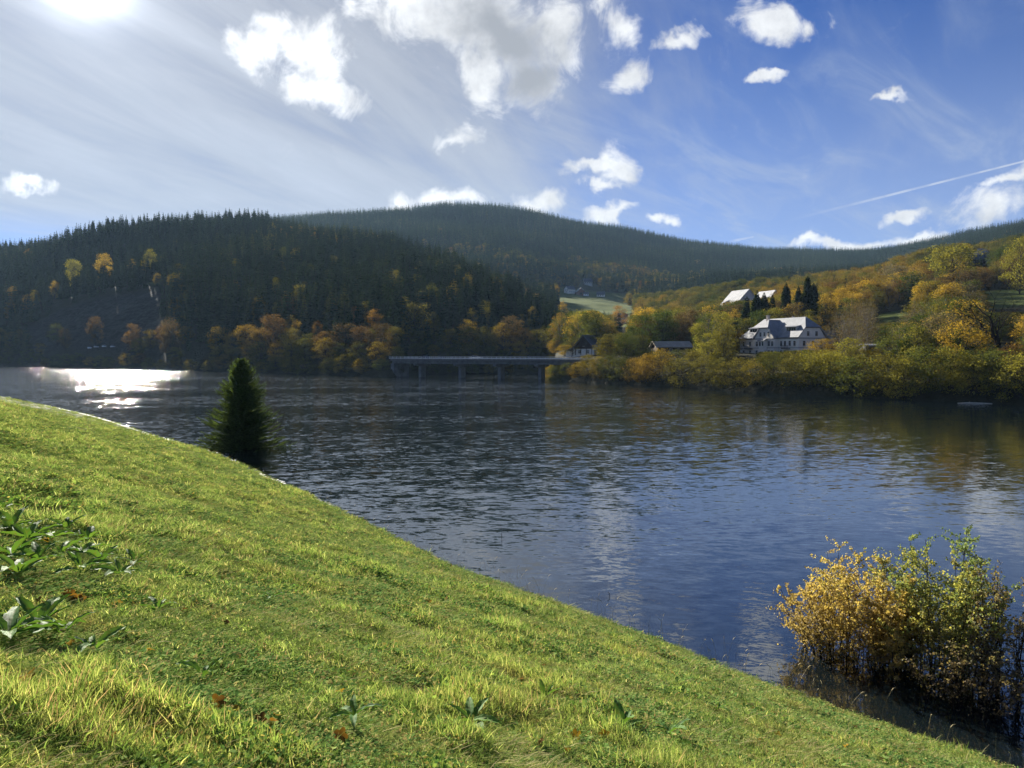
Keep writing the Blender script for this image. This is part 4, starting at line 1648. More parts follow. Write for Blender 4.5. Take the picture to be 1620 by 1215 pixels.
def gable_house(loc, rz, L, W, hw, hr, wall, roof, label, cat='house', group=None, windows=(), door=None, chimney=None, over=0.5, gable_mat=None, name='house', th=0.22, thx=None):
    e = empty(name, loc, rz)
    m = MB()
    x, y = L / 2, W / 2
    prof = [(-y, -2.5), (y, -2.5), (y, hw), (0, hr - .05), (-y, hw)]
    m.prism(prof, -x, x, axis='x')
    m.build('wall', wall, e)
    if gable_mat:
        g = MB()
        k = (hr - hw) / y
        for s in (-1, 1):
            g.prism([(-y + .1, hw + .12), (y - .1, hw + .12), (0, hr - .1)], s * (x + .003), s * (x + .08), axis='x')
        g.build('gable_boarding', gable_mat, e)
    r = MB()
    k = (hr - hw) / y
    ye = y + over
    ze = hw - over * k
    xo = x + (over if thx is None else thx)
    for s in (-1, 1):
        q = [(-xo, s * ye, ze), (xo, s * ye, ze), (xo, 0, hr), (-xo, 0, hr)]
        if s > 0:
            q = q[::-1]
        r.slab(q, th)
    r.build('roof', roof, e)
    if chimney:
        c = MB()
        c.box(chimney[0] - .4, chimney[0] + .4, chimney[1] - .4, chimney[1] + .4, hr - 2.4, hr + chimney[2])
        c.box(chimney[0] - .5, chimney[0] + .5, chimney[1] - .5, chimney[1] + .5, hr + chimney[2], hr + chimney[2] + .15)
        c.build('chimney', M['brick'], e)
    for (face, cx, z0, w, h) in windows:
        house_frame(e, 'window', face, y if face in ('front', 'back') else x, cx, z0, w, h)
    if door:
        face, cx, z0, w, h = door
        house_frame(e, 'door', face, y if face in ('front', 'back') else x, cx, z0, w, h, M['frame_brown'], pane_mat=M['timber_dark'], door=True)
    return tag(e, label, cat, group)


def build_villa():
    rz = R(-68)
    ax = Vector((math.cos(rz), math.sin(rz)))
    ay = Vector((-math.sin(rz), math.cos(rz)))
    L, W = 28.5, 10.9
    corner = Vector((90.6, 240.0))
    ctr = corner - ax * (L / 2) + ay * (W / 2)
    BZ = 7.9
    e = empty('villa', (ctr.x, ctr.y, BZ), rz)
    tag(e, 'long white villa with pale slate roofs and a projecting central gable', 'villa')
    x, y = L / 2, W / 2
    ez, rzg = 14.2 - BZ, 20.8 - BZ
    m = MB()
    m.box(-x, x, -y, y, -4.5, ez)
    # right gable wall under the half hip
    hz = 17.4 - BZ
    k = (rzg - ez) / (y + .5)
    yh = (rzg - hz) / k
    m.prism([(-y, ez - .02), (y, ez - .02), (yh, hz - .1), (-yh, hz - .1)], x - .4, x - .004, axis='x')
    # central wing
    wx0, wx1, wy = -4.6, 5.0, -y - 1.6
    wc = (wx0 + wx1) / 2
    wrz = 20.4 - BZ
    whz = 17.6 - BZ
    kw = (wrz - ez) / ((wx1 - wx0) / 2 + .45)
    wh = (wrz - whz) / kw
    m.prism([(wx0, -4.5), (wx1, -4.5), (wx1, ez), (wc + wh, whz - .1), (wc - wh, whz - .1), (wx0, ez)], wy, -y + .3)
    m.build('wall', M['plaster'], e)
    # string course, cornice and corner strips
    t = MB()
    for (zz, hh, pr) in ((ez - .32, .3, .14), (3.0, .22, .08), (0.1, .3, .10)):
        t.box(-x - pr, wx0 - .003, -y - pr, -y + .01, zz, zz + hh)
        t.box(wx1 + .003, x + pr, -y - pr, -y + .01, zz, zz + hh)
        t.box(x - .01, x + pr, -y + .012, y, zz, zz + hh)
        t.box(-x - pr, -x + .01, -y + .012, y, zz, zz + hh)
        t.box(wx0 - pr, wx1 + pr, wy - pr, wy + .01, zz, zz + hh)
        t.box(wx1 - .01, wx1 + pr, wy + .012, -y - pr - .003, zz, zz + hh)
        t.box(wx0 - pr, wx0 + .01, wy + .012, -y - pr - .003, zz, zz + hh)
    t.build('cornice', M['trim'], e)
    # main roof
    r = MB()
    o = .5
    A = (-x - o, -y - o, ez - .02)
    B = (x + o, -y - o, ez - .02)
    C = (x + o, y + o, ez - .02)
    D = (-x - o, y + o, ez - .02)
    RL = (-x + 6.2, 0, rzg)
    RR = (x - 2.9, 0, rzg)
    G1 = (x + o, -yh - .02, hz)
    G2 = (x + o, yh + .02, hz)
    th = .24
    r.slab([A, B, G1, RR, RL], th)
    r.slab([C, D, RL, RR, G2], th)
    r.slab([D, A, RL], th)
    r.slab([G1, G2, RR], th)
    # wing roof
    hw2 = (wx1 - wx0) / 2 + .45
    wa = (wc - hw2, wy - .5, ez - .02)
    wb = (wc + hw2, wy - .5, ez - .02)
    g1 = (wc - wh, wy - .5, whz)
    g2 = (wc + wh, wy - .5, whz)
    rf = (wc, wy + 2.1, wrz)
    rb = (wc, 0.6, wrz)
    yi = -y - .5 + (wrz - ez) / k
    r.slab([wa, g1, rf, rb, (wc - hw2, -y - .3, ez - .02)][::-1], th)
    r.slab([wb, (wc + hw2, -y - .3, ez - .02), rb, rf, g2][::-1], th)
    r.slab([g1, g2, rf], th)
    r.build('roof', M['roof_slate'], e)
    # chimneys
    c = MB()
    c.box(-3.6, -2.7, -3.2, -2.4, rzg - 4.0, rzg + 1.1)
    c.box(-3.72, -2.58, -3.32, -2.28, rzg + 1.1, rzg + 1.25)
    c.build('chimney', M['brick'], e)
    c = MB()
    c.box(4.6, 5.1, .5, 1.0, rzg - 1.5, rzg + .5)
    c.box(4.5, 5.2, .4, 1.1, rzg + .5, rzg + .62)
    c.build('chimney', M['brick'], e)
    # shed dormers
    for (d0, d1) in ((-10.8, -6.6), (7.0, 11.8)):
        d = MB()
        yf = -y + 1.3
        zf = ez + (yf + y + .5) * k
        ztop = zf + 1.5
        d.box(d0, d1, yf, yf + .2, zf - .3, ztop)
        yb = yf + 3.6
        for xx in (d0, d1 - .2):
            d.prism([(yf + .2, zf), (yf + .2, ztop), (yb, ztop + .9), (yb, zf + 3.0)], xx, xx + .2, axis='x')
        do = d.build('dormer', M['plaster_grey'], e)
        dr = MB()
        dr.slab([(d0 - .3, yf - .5, ztop - .05), (d1 + .3, yf - .5, ztop - .05), (d1 + .3, yb + .6, ztop + 1.0), (d0 - .3, yb + .6, ztop + 1.0)], .16)
        dr.build('dormer_roof', M['roof_slate'], do)
        n = 4 if d1 - d0 > 4.5 else 3
        pn = MB()
        for q in range(n):
            xa = d0 + .3 + q * (d1 - d0 - .6) / n
            pn.box(xa + .08, xa + (d1 - d0 - .6) / n - .08, yf - .03, yf + .01, zf + .25, ztop - .2)
        pn.build('dormer_window', M['glass'], do)
    # windows: upper floor and ground floor
    for cx in (-12.2, -8.8, -6.0, 6.4, 8.1, 12.4):
        house_frame(e, 'window', 'front', y, cx, 3.75, .85, 1.5)
        house_frame(e, 'window', 'front', y, cx, .65, .85, 1.6)
    house_frame(e, 'window', 'front', y, 10.3, 3.75, .85, 1.5)
    for cx in (-3.5, -1.8, 2.4, 4.0):
        house_frame(e, 'window', 'front', -wy, cx, 3.75, .9, 1.5)
        house_frame(e, 'window', 'front', -wy, cx, .65, .9, 1.6)
    for cx in (-1.7, .2, 2.1):
        house_frame(e, 'window', 'front', -wy, cx, 6.95, .75, 1.3)
    for cx in (-3.3, .3, 3.7):
        house_frame(e, 'window', 'right', x, cx, 3.75, .9, 1.5)
        house_frame(e, 'window', 'right', x, cx, .65, .9, 1.6)
    for cx in (-1.7, 1.7):
        house_frame(e, 'window', 'right', x, cx, 6.9, .85, 1.4)
    # balconies with railings
    for cx in (-8.8, 9.2):
        b = MB()
        b.box(cx - 1.5, cx + 1.5, -y - 1.2, -y - .15, 2.72, 2.9)
        for q in np.linspace(-1.45, 1.45, 9):
            b.box(cx + q - .03, cx + q + .03, -y - 1.2, -y - 1.14, 2.9, 3.8)
        b.box(cx - 1.5, cx + 1.5, -y - 1.21, -y - 1.12, 3.8, 3.88)
        b.build('balcony', M['timber_dark'], e)
    # porch bay at the foot of the wing
    p = MB()
    p.box(-.9, 1.6, wy - 1.4, wy - .12, 0.2, 5.4)
    bo = p.build('bay', M['plaster'], e)
    q = MB()
    q.slab([(-1.2, wy - 1.8, 5.4), (1.9, wy - 1.8, 5.4), (1.9, wy - .1, 6.1), (-1.2, wy - .1, 6.1)], .12)
    q.build('bay_roof', M['roof_slate'], bo)
    for cx in (-.3, 1.0):
        pn = MB()
        pn.box(cx - .35, cx + .35, wy - 1.43, wy - 1.39, 3.75, 5.1)
        pn.build('pane', M['glass'], bo)
    return e


build_villa()


def at(px_, D, z=None, dz=0.0):
    X = xat(D, px_)
    if z is None:
        z = float(ground(X, D)) + dz
    return (X, D, z)


# steep blue-roofed house by the bridge head
e = gable_house(at(931, 284, 8.6), R(62), 9.5, 8.2, 2.4, 7.3, M['plaster'], M['roof_blue'],
                'steep blue-roofed half-timbered house beside the right end of the bridge', name='house',
                windows=[('left', -1.7, .6, .9, 1.2), ('left', 1.7, .6, .9, 1.2), ('left', 0, 3.3, 1.0, 1.1), ('front', -2.5, .6, .9, 1.1), ('front', 1.5, .6, .9, 1.1)],
                chimney=(1.5, .8, .3), gable_mat=M['timber_dark'], over=.9)
t = MB()
x = 4.75
for s in (-3.2, -1.1, 1.1, 3.2):
    t.box(-x - .12, -x - .004, s - .12, s + .12, 0, 2.45)
t.box(-x - .13, -x - .004, -3.9, 3.9, 2.3, 2.5)
t.build('timber_posts', M['timber_dark'], e)
lt = MB()
lt.box(-4.5, -1, 4.15, 7.2, -2, 1.6)
lo = lt.build('lean_to', M['plaster'], e)
lr = MB()
lr.slab([(-4.9, 7.7, 1.5), (-4.9, 4.0, 3.0), (-.6, 4.0, 3.0), (-.6, 7.7, 1.5)][::-1], .15)
lr.build('lean_to_roof', M['roof_blue'], lo)

gable_house(at(1061, 268, 9.4), R(7), 12.0, 7.0, 2.2, 3.9, M['timber_dark'], M['roof_brown'],
            'long low barn with a tan roof among the shore trees', 'barn', name='barn', over=.8,
            windows=[('front', -4, .7, .9, .8), ('front', -1.2, .7, .9, .8), ('front', 1.6, .7, .9, .8), ('front', 4.3, .7, .9, .8)])
gz = float(ground(xat(432, 1170), 432))
e = gable_house((xat(430, 1176), 437, 30.5), R(-70), 15, 26, 2.0, 15.0, M['plaster_grey'], M['roof_grey'],
            'large house with a long pale sheet roof above the trees left of the villa', name='house', over=.5,
            windows=[('right', -7, 2.0, 1.2, 1.5), ('right', -3.5, 4.5, 1.2, 1.5), ('right', 0, 4.5, 1.2, 1.5), ('right', 3.5, 4.5, 1.2, 1.5), ('right', 0, 8.5, 1.2, 1.4), ('right', -2.5, 8.5, 1.0, 1.4)])
for (xx, zz) in ((-3.2, 7.6), (1.8, 4.6)):
    dm = MB()
    yy = -13 * (15.0 - zz) / 13.0
    dm.prism([(yy - 1.6, zz - 1.3), (yy - 1.6, zz + .5), (yy + 1.6, zz + 2.0), (yy + 1.6, zz + 1.2)], xx - 1.1, xx + 1.1, axis='x')
    do = dm.build('dormer', M['roof_grey'], e)
    pn = MB()
    pn.box(xx - .9, xx + .9, yy - 1.64, yy - 1.59, zz - .7, zz + .3)
    pn.build('pane', M['glass'], do)
gable_house((xat(446, 1216), 450, 31.5), R(-70), 14, 20, 2.5, 14.6, M['plaster_grey'], M['roof_grey'],
            'second pale sheet roof peeping over the trees above the villa', name='house', over=.5,
            windows=[('right', -3, 7, 1.2, 1.4), ('right', 1, 7, 1.2, 1.4)])

# houses round the upper meadow
gable_house(at(901, 1010, dz=-.5), R(35), 12, 9, 5.2, 9.5, M['plaster'], M['roof_blue'], 'white two storey farmhouse on the left of the meadow hamlet', name='house',
            windows=[('front', -3.5, 1.2, 1.3, 1.5), ('front', 0, 1.2, 1.3, 1.5), ('front', 3.5, 1.2, 1.3, 1.5), ('left', -2, 3.6, 1.2, 1.4), ('left', 2, 3.6, 1.2, 1.4), ('left', 0, .9, 1.2, 1.5)], chimney=(1, .5, .8))
gable_house(at(917, 1005, dz=-.5), R(100), 12, 10.5, 4.0, 9.0, M['plaster_red'], M['roof_grey'], 'red brown barn with a pale roof edge in the middle of the meadow hamlet', 'barn', name='barn', over=.6,
            door=('left', 0, 0, 2.4, 2.8))
gable_house(at(926.5, 1000, dz=-.5), R(5), 6.5, 5, 3.0, 5.0, M['white_metal'], M['roof_blue'], 'little white outbuilding attached on the right of the red brown barn', 'shed', name='shed',
            windows=[('front', -1.4, 1, 1, 1.2), ('front', 1.4, 1, 1, 1.2)])
gable_house(at(950, 1000, dz=-.5), R(-12), 10, 7, 2.8, 6.6, M['plaster'], M['roof_blue'], 'low white cottage with a dark roof on the right of the meadow hamlet', 'cottage', name='cottage',
            windows=[('front', -3, .9, 1.2, 1.2), ('front', 0, .9, 1.2, 1.2), ('front', 3, .9, 1.2, 1.2)])
gable_house(at(929, 1100, dz=-.5), R(10), 12, 8, 5.0, 9.6, M['plaster_grey'], M['roof_blue'], 'grey house highest up behind the meadow hamlet, half hidden by forest', name='house',
            windows=[('front', -4, 2.6, 1.6, 1.4), ('front', -1.3, 2.6, 1.6, 1.4), ('front', 1.4, 2.6, 1.6, 1.4), ('front', 4.1, 2.6, 1.6, 1.4)])
gable_house(at(984, 655, dz=0), R(-15), 8, 7, 5.2, 8.2, M['plaster'], M['roof_blue'], 'small house with a dark roof peeking over the trees below the meadow', name='house',
            windows=[('front', -2, 2.8, 1, 1.2), ('front', 2, 2.8, 1, 1.2)])
gable_house(at(1540, 535, dz=.5), R(-20), 10, 8, 4, 7.4, M['timber_dark'], M['roof_blue'], 'dark chalet among trees on the upper right hillside', 'chalet', name='chalet',
            windows=[('front', -2.5, 1.4, 1.1, 1.2), ('front', 2.5, 1.4, 1.1, 1.2)])
gable_house(at(1549, 560, dz=3), R(30), 9, 7, 4, 7.2, M['plaster'], M['roof_grey'], 'pale roofed cottage above the dark chalet on the right hillside', 'cottage', name='cottage',
            windows=[('front', -2.5, 1.4, 1.1, 1.2), ('front', 2.5, 1.4, 1.1, 1.2)])
gable_house(at(1377, 214, dz=.6), R(4), 5.0, 4, 2.6, 3.0, M['concrete_dark'], M['roof_slate'], 'plain grey walled garage between the thin trees right of the villa', 'garage', name='garage', over=.3,
            door=('front', -1, 0, 2.2, 2.2))
gable_house(at(1303, 282, dz=1.0), R(-30), 7, 5, 3, 4.6, M['plaster'], M['roof_brown'], 'small outbuilding in the trees behind the right end of the villa', 'shed', name='shed',
            windows=[('front', -1.6, 1, 1, 1.2), ('front', 1.6, 1, 1, 1.2)])


# ------------------------------------------------------------------ bridge
def build_bridge():
    A = Vector((-44.5, 302.5))
    B = Vector((29.0, 259.0))
    d = (B - A)
    L = d.length
    d.normalize()
    rz = math.atan2(d.y, d.x)
    e = empty('bridge', (A.x, A.y, 0), rz)
    tag(e, 'long low concrete road bridge on four piers across the lake arm', 'bridge')
    Wd = 9.5
    m = MB()
    m.box(-1, L + 6, -Wd / 2, Wd / 2, 6.45, 6.85)
    m.box(-1, L + 6, -Wd / 2 - .25, -Wd / 2 + .35, 6.853, 7.10)
    m.box(-1, L + 6, Wd / 2 - .35, Wd / 2 + .25, 6.853, 7.10)
    m.build('deck', M['concrete'], e)
    for yy in (-3.4, -1.1, 1.1, 3.4):
        g = MB()
        g.box(-1, L + 6, yy - .3, yy + .3, 5.5, 6.447)
        g.box(-1, L + 6, yy - .45, yy + .45, 5.3, 5.497)
        g.build('girder', M['concrete_dark'], e)
    a = MB()
    a.box(-1, L + 6, -Wd / 2 + .36, Wd / 2 - .36, 6.854, 6.90)
    a.build('road_surface', M['asphalt'], e)
    k = MB()
    n = 16
    for i in range(n):
        k.box(2 + i * L / n, 5 + i * L / n, -.07, .07, 6.904, 6.912)
    k.build('lane_marking', M['paint_white'], e)
    for s in (-1, 1):
        r = MB()
        yy = s * (Wd / 2 - .02)
        for i in range(int(L / 2) + 1):
            r.box(i * 2 - .05, i * 2 + .05, yy - .05, yy + .05, 7.10, 7.95)
        r.box(-2, L + 2, yy - .04, yy + .04, 7.95, 8.03)
        r.box(-2, L + 2, yy - .03, yy + .03, 7.55, 7.60)
        r.box(-2, L + 2, yy - s * .12 - .03, yy - s * .12 + .03, 7.25, 7.50)
        r.build('railing', M['steel'], e)
    for px_ in (668, 731, 793, 857):
        kx = (px_ - 810) / FPX
        # intersection of the centre line with the sight line
        t = (kx * A.y - A.x) / (d.x - kx * d.y)
        p = MB()
        p.prism([(t - .65, -5), (t + .65, -5), (t + .58, 4.3), (t - .58, 4.3)], -1.5, 1.5)
        po = p.build('pier', M['concrete'], e)
        c = MB()
        c.prism([(-4.7, 5.29), (-4.7, 4.7), (-2.6, 4.303), (2.6, 4.303), (4.7, 4.7), (4.7, 5.29)], t - .65, t + .65, axis='x')
        c.build('crosshead', M['concrete'], po)
    for xx in (-1, L + 4):
        b = MB()
        b.box(xx, xx + 1.5, -Wd / 2, Wd / 2, -3, 5.28)
        b.build('abutment', M['concrete_dark'], e)
    return A, d, rz


BA, BD, BRZ = build_bridge()


def make_car(loc, rz, paint, label, group='cars'):
    e = empty('car', loc, rz)
    m = MB()
    lower = [(-2.1, .28), (2.05, .28), (2.15, .55), (2.05, .82), (1.1, .92), (-1.95, .95), (-2.15, .7)]
    m.prism(lower, -.85, .85)
    body = m.build('body', paint, e)
    c = MB()
    z0, z1 = .93, 1.42
    bx = [(-1.85, z0), (1.05, z0), (.35, z1), (-1.25, z1)]
    a = [(p[0], -.78 + (p[1] - z0) * .3, p[1]) for p in bx]
    b = [(p[0], .78 - (p[1] - z0) * .3, p[1]) for p in bx]
    c.add(a + b, [(0, 1, 2, 3), (7, 6, 5, 4), (0, 4, 5, 1), (1, 5, 6, 2), (3, 7, 4, 0), (2, 6, 7, 3)])
    c.build('windows', M['glass'], e)
    r = MB()
    r.box(-1.22, .32, -.62, .62, z1 + .002, z1 + .06)
    for s in (-1, 1):
        r.add([(-1.25, s * .64, z1), (-1.15, s * .64, z1), (-1.7, s * .79, z0), (-1.85, s * .79, z0)], [(0, 1, 2, 3)])
    r.build('roof', paint, e)
    for wx in (-1.3, 1.3):
        for s in (-1, 1):
            w = MB()
            th = np.linspace(0, 2 * math.pi, 13)[:-1]
            w.prism([(wx + .32 * math.cos(q), .32 + .32 * math.sin(q)) for q in th], s * .70, s * .90)
            wo_ = w.build('wheel', M['rubber'], e)
            h = MB()
            h.prism([(wx + .19 * math.cos(q), .32 + .19 * math.sin(q)) for q in th], s * .901, s * .92)
            h.build('rim', M['steel'], wo_)
    for s in (-.6, .6):
        hl = MB()
        hl.box(2.03, 2.14, s - .16, s + .16, .6, .76)
        hl.build('headlight', M['paint_white'], e)
    return tag(e, label, 'car', group)


def on_bridge(px_, off):
    kx = (px_ - 810) / FPX
    nrm = Vector((-BD.y, BD.x))
    A = BA + nrm * off
    t = (kx * A.y - A.x) / (BD.x - kx * BD.y)
    p = A + BD * t
    return (p.x, p.y, 6.9)


make_car(on_bridge(753, -2.2), BRZ, M['paint_silver'], 'silver car crossing the middle of the bridge', 'cars on the bridge')
make_car(on_bridge(671, 2.0), BRZ + math.pi, M['paint_dark'], 'dark car crossing the left end of the bridge', 'cars on the bridge')
for px_, D, p, lab in ((143, 507, 'paint_white', 'white car parked leftmost on the road under the rocky slope'), (153, 503, 'paint_silver', 'silver car parked second from left under the rocky slope'),
                       (166, 498, 'paint_white', 'white car parked third from left under the rocky slope'), (179, 492, 'paint_silver', 'silver car parked rightmost under the rocky slope')):
    X = xat(D, px_)
    make_car((X, D, float(ground(X, D))), R(-42), M[p], lab, 'cars parked under the rocky slope')

# parapet of the road wall at the far left
e = empty('road_wall', (xat(573, 16), 573, 9.0), R(-28))
tag(e, 'grey road wall with low posts at the far left shore', 'wall')
m = MB()
m.box(-16, 16, -.3, .3, -5, 3.0)
m.box(-16, 16, -.45, .45, 3.003, 3.3)
m.build('masonry', M['concrete_dark'], e)
for i in range(9):
    q = MB()
    q.box(-15 + i * 3.7, -14.3 + i * 3.7, -.3, .3, 3.303, 4.4)
    q.build('post', M['concrete'], e)

# floating bleached log
e_ = MB()
pts = [(-3.1, 0, .04), (-1.5, .15, .10), (0, .05, .09), (1.6, -.05, .06), (3.0, .1, .03)]
e_.tube(pts, [.06, .10, .11, .09, .05], 8)
e_.tube([(-1.2, .1, .1), (-.9, .5, .35)], [.05, .02], 5)
lg = e_.build('log', M['log'], smooth=True)
lg.location = (xat(137.5, 1546), 137.5, 0)
lg.rotation_euler = (0, 0, R(-12))
tag(lg, 'bleached log floating along the right shore below the willow', 'log')


# ------------------------------------------------------------------ bare oak on the right
def bare_tree(loc, H, label, seed, mat, spread=.95):
    rg = random.Random(seed)
    tr, br = MB(), MB()

    def grow(p, d, L, r, lev):
        n = 4
        pts, rad = [p], [r]
        q = p.copy()
        dd = d.copy()
        for i in range(n):
            dd = (dd + Vector((rg.gauss(0, .16), rg.gauss(0, .16), rg.gauss(.05, .10)))).normalized()
            q = q + dd * L / n
            pts.append(q.copy())
            rad.append(r * (1 - .42 * (i + 1) / n))
        (tr if lev == 0 else br).tube([tuple(v) for v in pts], rad, 7 if lev < 2 else (4 if lev < 4 else 3))
        if lev >= 6:
            return
        k = 3 if lev < 5 else 2
        for i in range(k + (2 if lev == 0 else 0)):
            a = rg.uniform(0, 6.28)
            tilt = rg.uniform(.35, .95) * spread
            ax_ = dd.orthogonal().normalized()
            ax_.rotate(Matrix.Rotation(a, 3, dd))
            nd = (dd * math.cos(tilt) + ax_ * math.sin(tilt)).normalized()
            st = pts[-1] if i < 2 else pts[rg.choice([2, 3])]
            grow(st.copy(), nd, L * rg.uniform(.58, .8), rad[-1] * rg.uniform(.55, .8), lev + 1)
    e = empty('bare_oak', loc, 0)
    grow(Vector((0, 0, -.4)), Vector((0, 0, 1)), H * .30, H * .030, 0)
    tr.build('trunk', mat, e)
    br.build('branches', mat, e)
    tag(e, label, 'tree')
    e.scale = (1.55, 1.55, 1.55)
    return e


X = xat(170, 1590)
bare_tree((X, 170, float(ground(X, 170)) - .2), 17.5, 'large bare dark oak spreading black branches on the right slope', 5, M['dark_bark'])


# ------------------------------------------------------------------ flooded spruce in the lake
def near_spruce():
    D = 72.0
    H, W = 8.9, 6.9
    rg = np.random.default_rng(77)
    (tv, tf), _ = spruce_arrays(77, H=H, W=W)
    C, Dn, Bp = [], [], []
    branches = []
    Q, tone = [], []
    for w in range(54):
        t = (w + rg.uniform(-.3, .3)) / 53
        t = min(max(t, 0.0), .985)
        z = H * (-.02 + 1.0 * t)
        r = 0.5 * W * (min(1.0, .9 + t) * (1 - t) ** 0.72) * (1 + .13 * math.sin(t * 23)) + .10
        n = max(5, int(19 * (1 - .5 * t)))
        a0 = rg.uniform(0, 6.28)
        for k in range(n):
            a = a0 + 6.283 * k / n + rg.normal(0, .15)
            rr = r * rg.choice([.62, .8, .95, 1.05, 1.2]) * rg.uniform(.9, 1.1) * (1 + .10 * math.sin(3 * a + 1.0) + .08 * math.sin(9 * t + 2 * a))
            up = (.05 + .55 * t) * rr
            rad = np.array([math.cos(a), math.sin(a), 0])
            sd = np.array([-rad[1], rad[0], 0])
            u = np.linspace(.0, 1, 5)[:, None]
            curve = rad * rr * u + np.array([0, 0, 1]) * (z - .10 * rr * np.sin(u * 3.14) * (1 - t) + up * u ** 2 - .05 * rr * u)
            branches.append(tube_np(curve, np.linspace(.022 * (1 - t) + .006, .004, 5), 3))
            m = max(4, int(rr / .11))
            for j in range(m):
                uu = (j + .7) / m
                p = np.array([np.interp(uu, u[:, 0], curve[:, q]) for q in range(3)])
                for s in (-1, 1):
                    l = (.16 + .42 * (1 - uu) * min(1, rr)) * rg.uniform(.7, 1.2)
                    dr = rad * .75 + sd * s * .8 + np.array([0, 0, rg.uniform(-.45, .12)])
                    dr /= np.linalg.norm(dr)
                    tip = p + dr * l
                    wv = np.cross(dr, np.array([0, 0, 1.0])) * .075 + np.array([0, 0, .0])
                    hv = np.array([0, 0, .05])
                    mid = p * .5 + tip * .5
                    Q.extend([p, mid + wv, tip, mid - wv])
                    Q.extend([p, mid + hv, tip, mid - hv])
                    tn = rg.uniform(0, 1)
                    tone.extend([tn, tn])
    e = empty('flooded_spruce', (xat(D, 381), D, -.15), .4)
    bv, bf = join_vf([(tv, tf)] + branches)
    link('trunk', mesh_np('trunk', bv, [bf], [M['bark']]), e)
    V = np.array(Q)
    link('crown', mesh_np('crown', V, [np.arange(len(V)).reshape(-1, 4)], [M['needles_near']], tone=tone), e)
    tag(e, 'dark green young spruce standing alone in the flooded lake edge', 'spruce')


M['needles_near'] = mat_random_leaves('near_needles', [(0, (.055, .095, .032)), (1, (.10, .14, .045))], .4)
near_spruce()


# ------------------------------------------------------------------ birch thickets standing in the water
def birch(X, Y, H, W, seed, label, pal, nleaf, stems=12, leaf=.034, fill=(0.04, 1.0), name='birch_shrub', tall=1.0):
    rg = np.random.default_rng(seed)
    e = empty(name, (X, Y, -.25), 0)
    parts, tips = [], []
    for s in range(stems):
        a = rg.uniform(0, 6.28)
        q = rg.uniform(.1, 1) ** .6 * W * .5
        h = H * rg.uniform(.5, 1.0) * math.sqrt(1 - .72 * (q / (W * .5)) ** 2)
        b = np.array([math.cos(a) * q * .6, math.sin(a) * q * .6, 0])
        tip = np.array([math.cos(a) * q, math.sin(a) * q, h])
        u = np.linspace(0, 1, 8)[:, None]
        c = b + (tip - b) * u
        c[:, :2] -= (np.sin(u * 3.14) * .10 * q) * np.array([[math.cos(a), math.sin(a)]])
        c[1:-1] += rg.normal(0, .035, (6, 3))
        parts.append(tube_np(c, np.linspace(.022, .005, 8) * rg.uniform(.7, 1.2), 5))
        nt = int(30 * h / 3)
        for k in range(nt):
            uu = rg.uniform(.12, 1.0)
            p = np.array([np.interp(uu, u[:, 0], c[:, i]) for i in range(3)])
            aa = rg.uniform(0, 6.28)
            L = rg.uniform(.3, .95) * (1.25 - uu * .7) * (W / 3.2)
            d = np.array([math.cos(aa), math.sin(aa), rg.uniform(.25, 1.1)])
            d /= np.linalg.norm(d)
            v = np.linspace(0, 1, 5)[:, None]
            tw = p + d * L * v + np.array([0, 0, -.10]) * L * v ** 2 + rg.normal(0, .012, (5, 3))
            parts.append(tube_np(tw, np.linspace(.006, .0018, 5), 3))
            tips.append(tw)
    V, F = join_vf(parts)
    link('stems', mesh_np('stems', V, [F], [M['dark_bark']], smooth=True), e)
    tips = np.array(tips)
    wts = np.clip((tips[:, 2, 2] / H - fill[0]) / .18, 0.05, 1) * rg.uniform(.5, 1.2, len(tips))
    pick = rg.choice(len(tips), nleaf, p=wts / wts.sum())
    seg = rg.uniform(.15, 3.99, nleaf)
    i0 = seg.astype(int)
    f = (seg - i0)[:, None]
    C = tips[pick, i0] * (1 - f) + tips[pick, i0 + 1] * f + rg.normal(0, .03, (nleaf, 3))
    Vq, Fq = leaf_quads(C, leaf, rg, np.tile(np.array([[0.2, -.3, .6]]), (nleaf, 1)), .25, .72)
    hz = np.clip(C[:, 2] / H + fbm(C[:, 0] * 1.3 + seed, C[:, 2] * 1.3, seed, 2) * .6, 0, 1)
    tone = np.clip(hz * .8 + rg.uniform(-.18, .28, nleaf), 0, 1)
    link('leaves', mesh_np('leaves', Vq, [Fq], [pal], tone=tone), e)
    tag(e, label, 'birch')
    return e


def mat_tone_leaves(name, stops, trans=.45, spec=.12):
    m, N, out = new_mat(name)
    at_ = N.node('ShaderNodeAttribute', attribute_name='tone')
    c = N.ramp(at_.outputs['Fac'], stops)
    g = N.node('ShaderNodeNewGeometry').outputs['Position']
    c = N.vmath('SCALE', c, scale=N.maprange(N.noise(g, 9, 3), .3, .7, .7, 1.35, smooth=False))
    leaf_shader(N, out, c, trans, spec=spec, rough=.5)
    return m


GOLD = mat_tone_leaves('golden_birch_leaves', [(0, (.30, .23, .12)), (.35, (.48, .37, .14)), (.65, (.56, .44, .16)), (.85, (.40, .39, .15)), (1, (.20, .26, .11))], .5)
GREEN = mat_tone_leaves('green_birch_leaves', [(0, (.28, .26, .12)), (.3, (.46, .42, .13)), (.55, (.28, .33, .12)), (.8, (.16, .23, .09)), (1, (.12, .20, .08))], .5)
DULL = mat_tone_leaves('brown_birch_leaves', [(0, (.16, .12, .08)), (.5, (.26, .20, .11)), (1, (.20, .22, .10))])

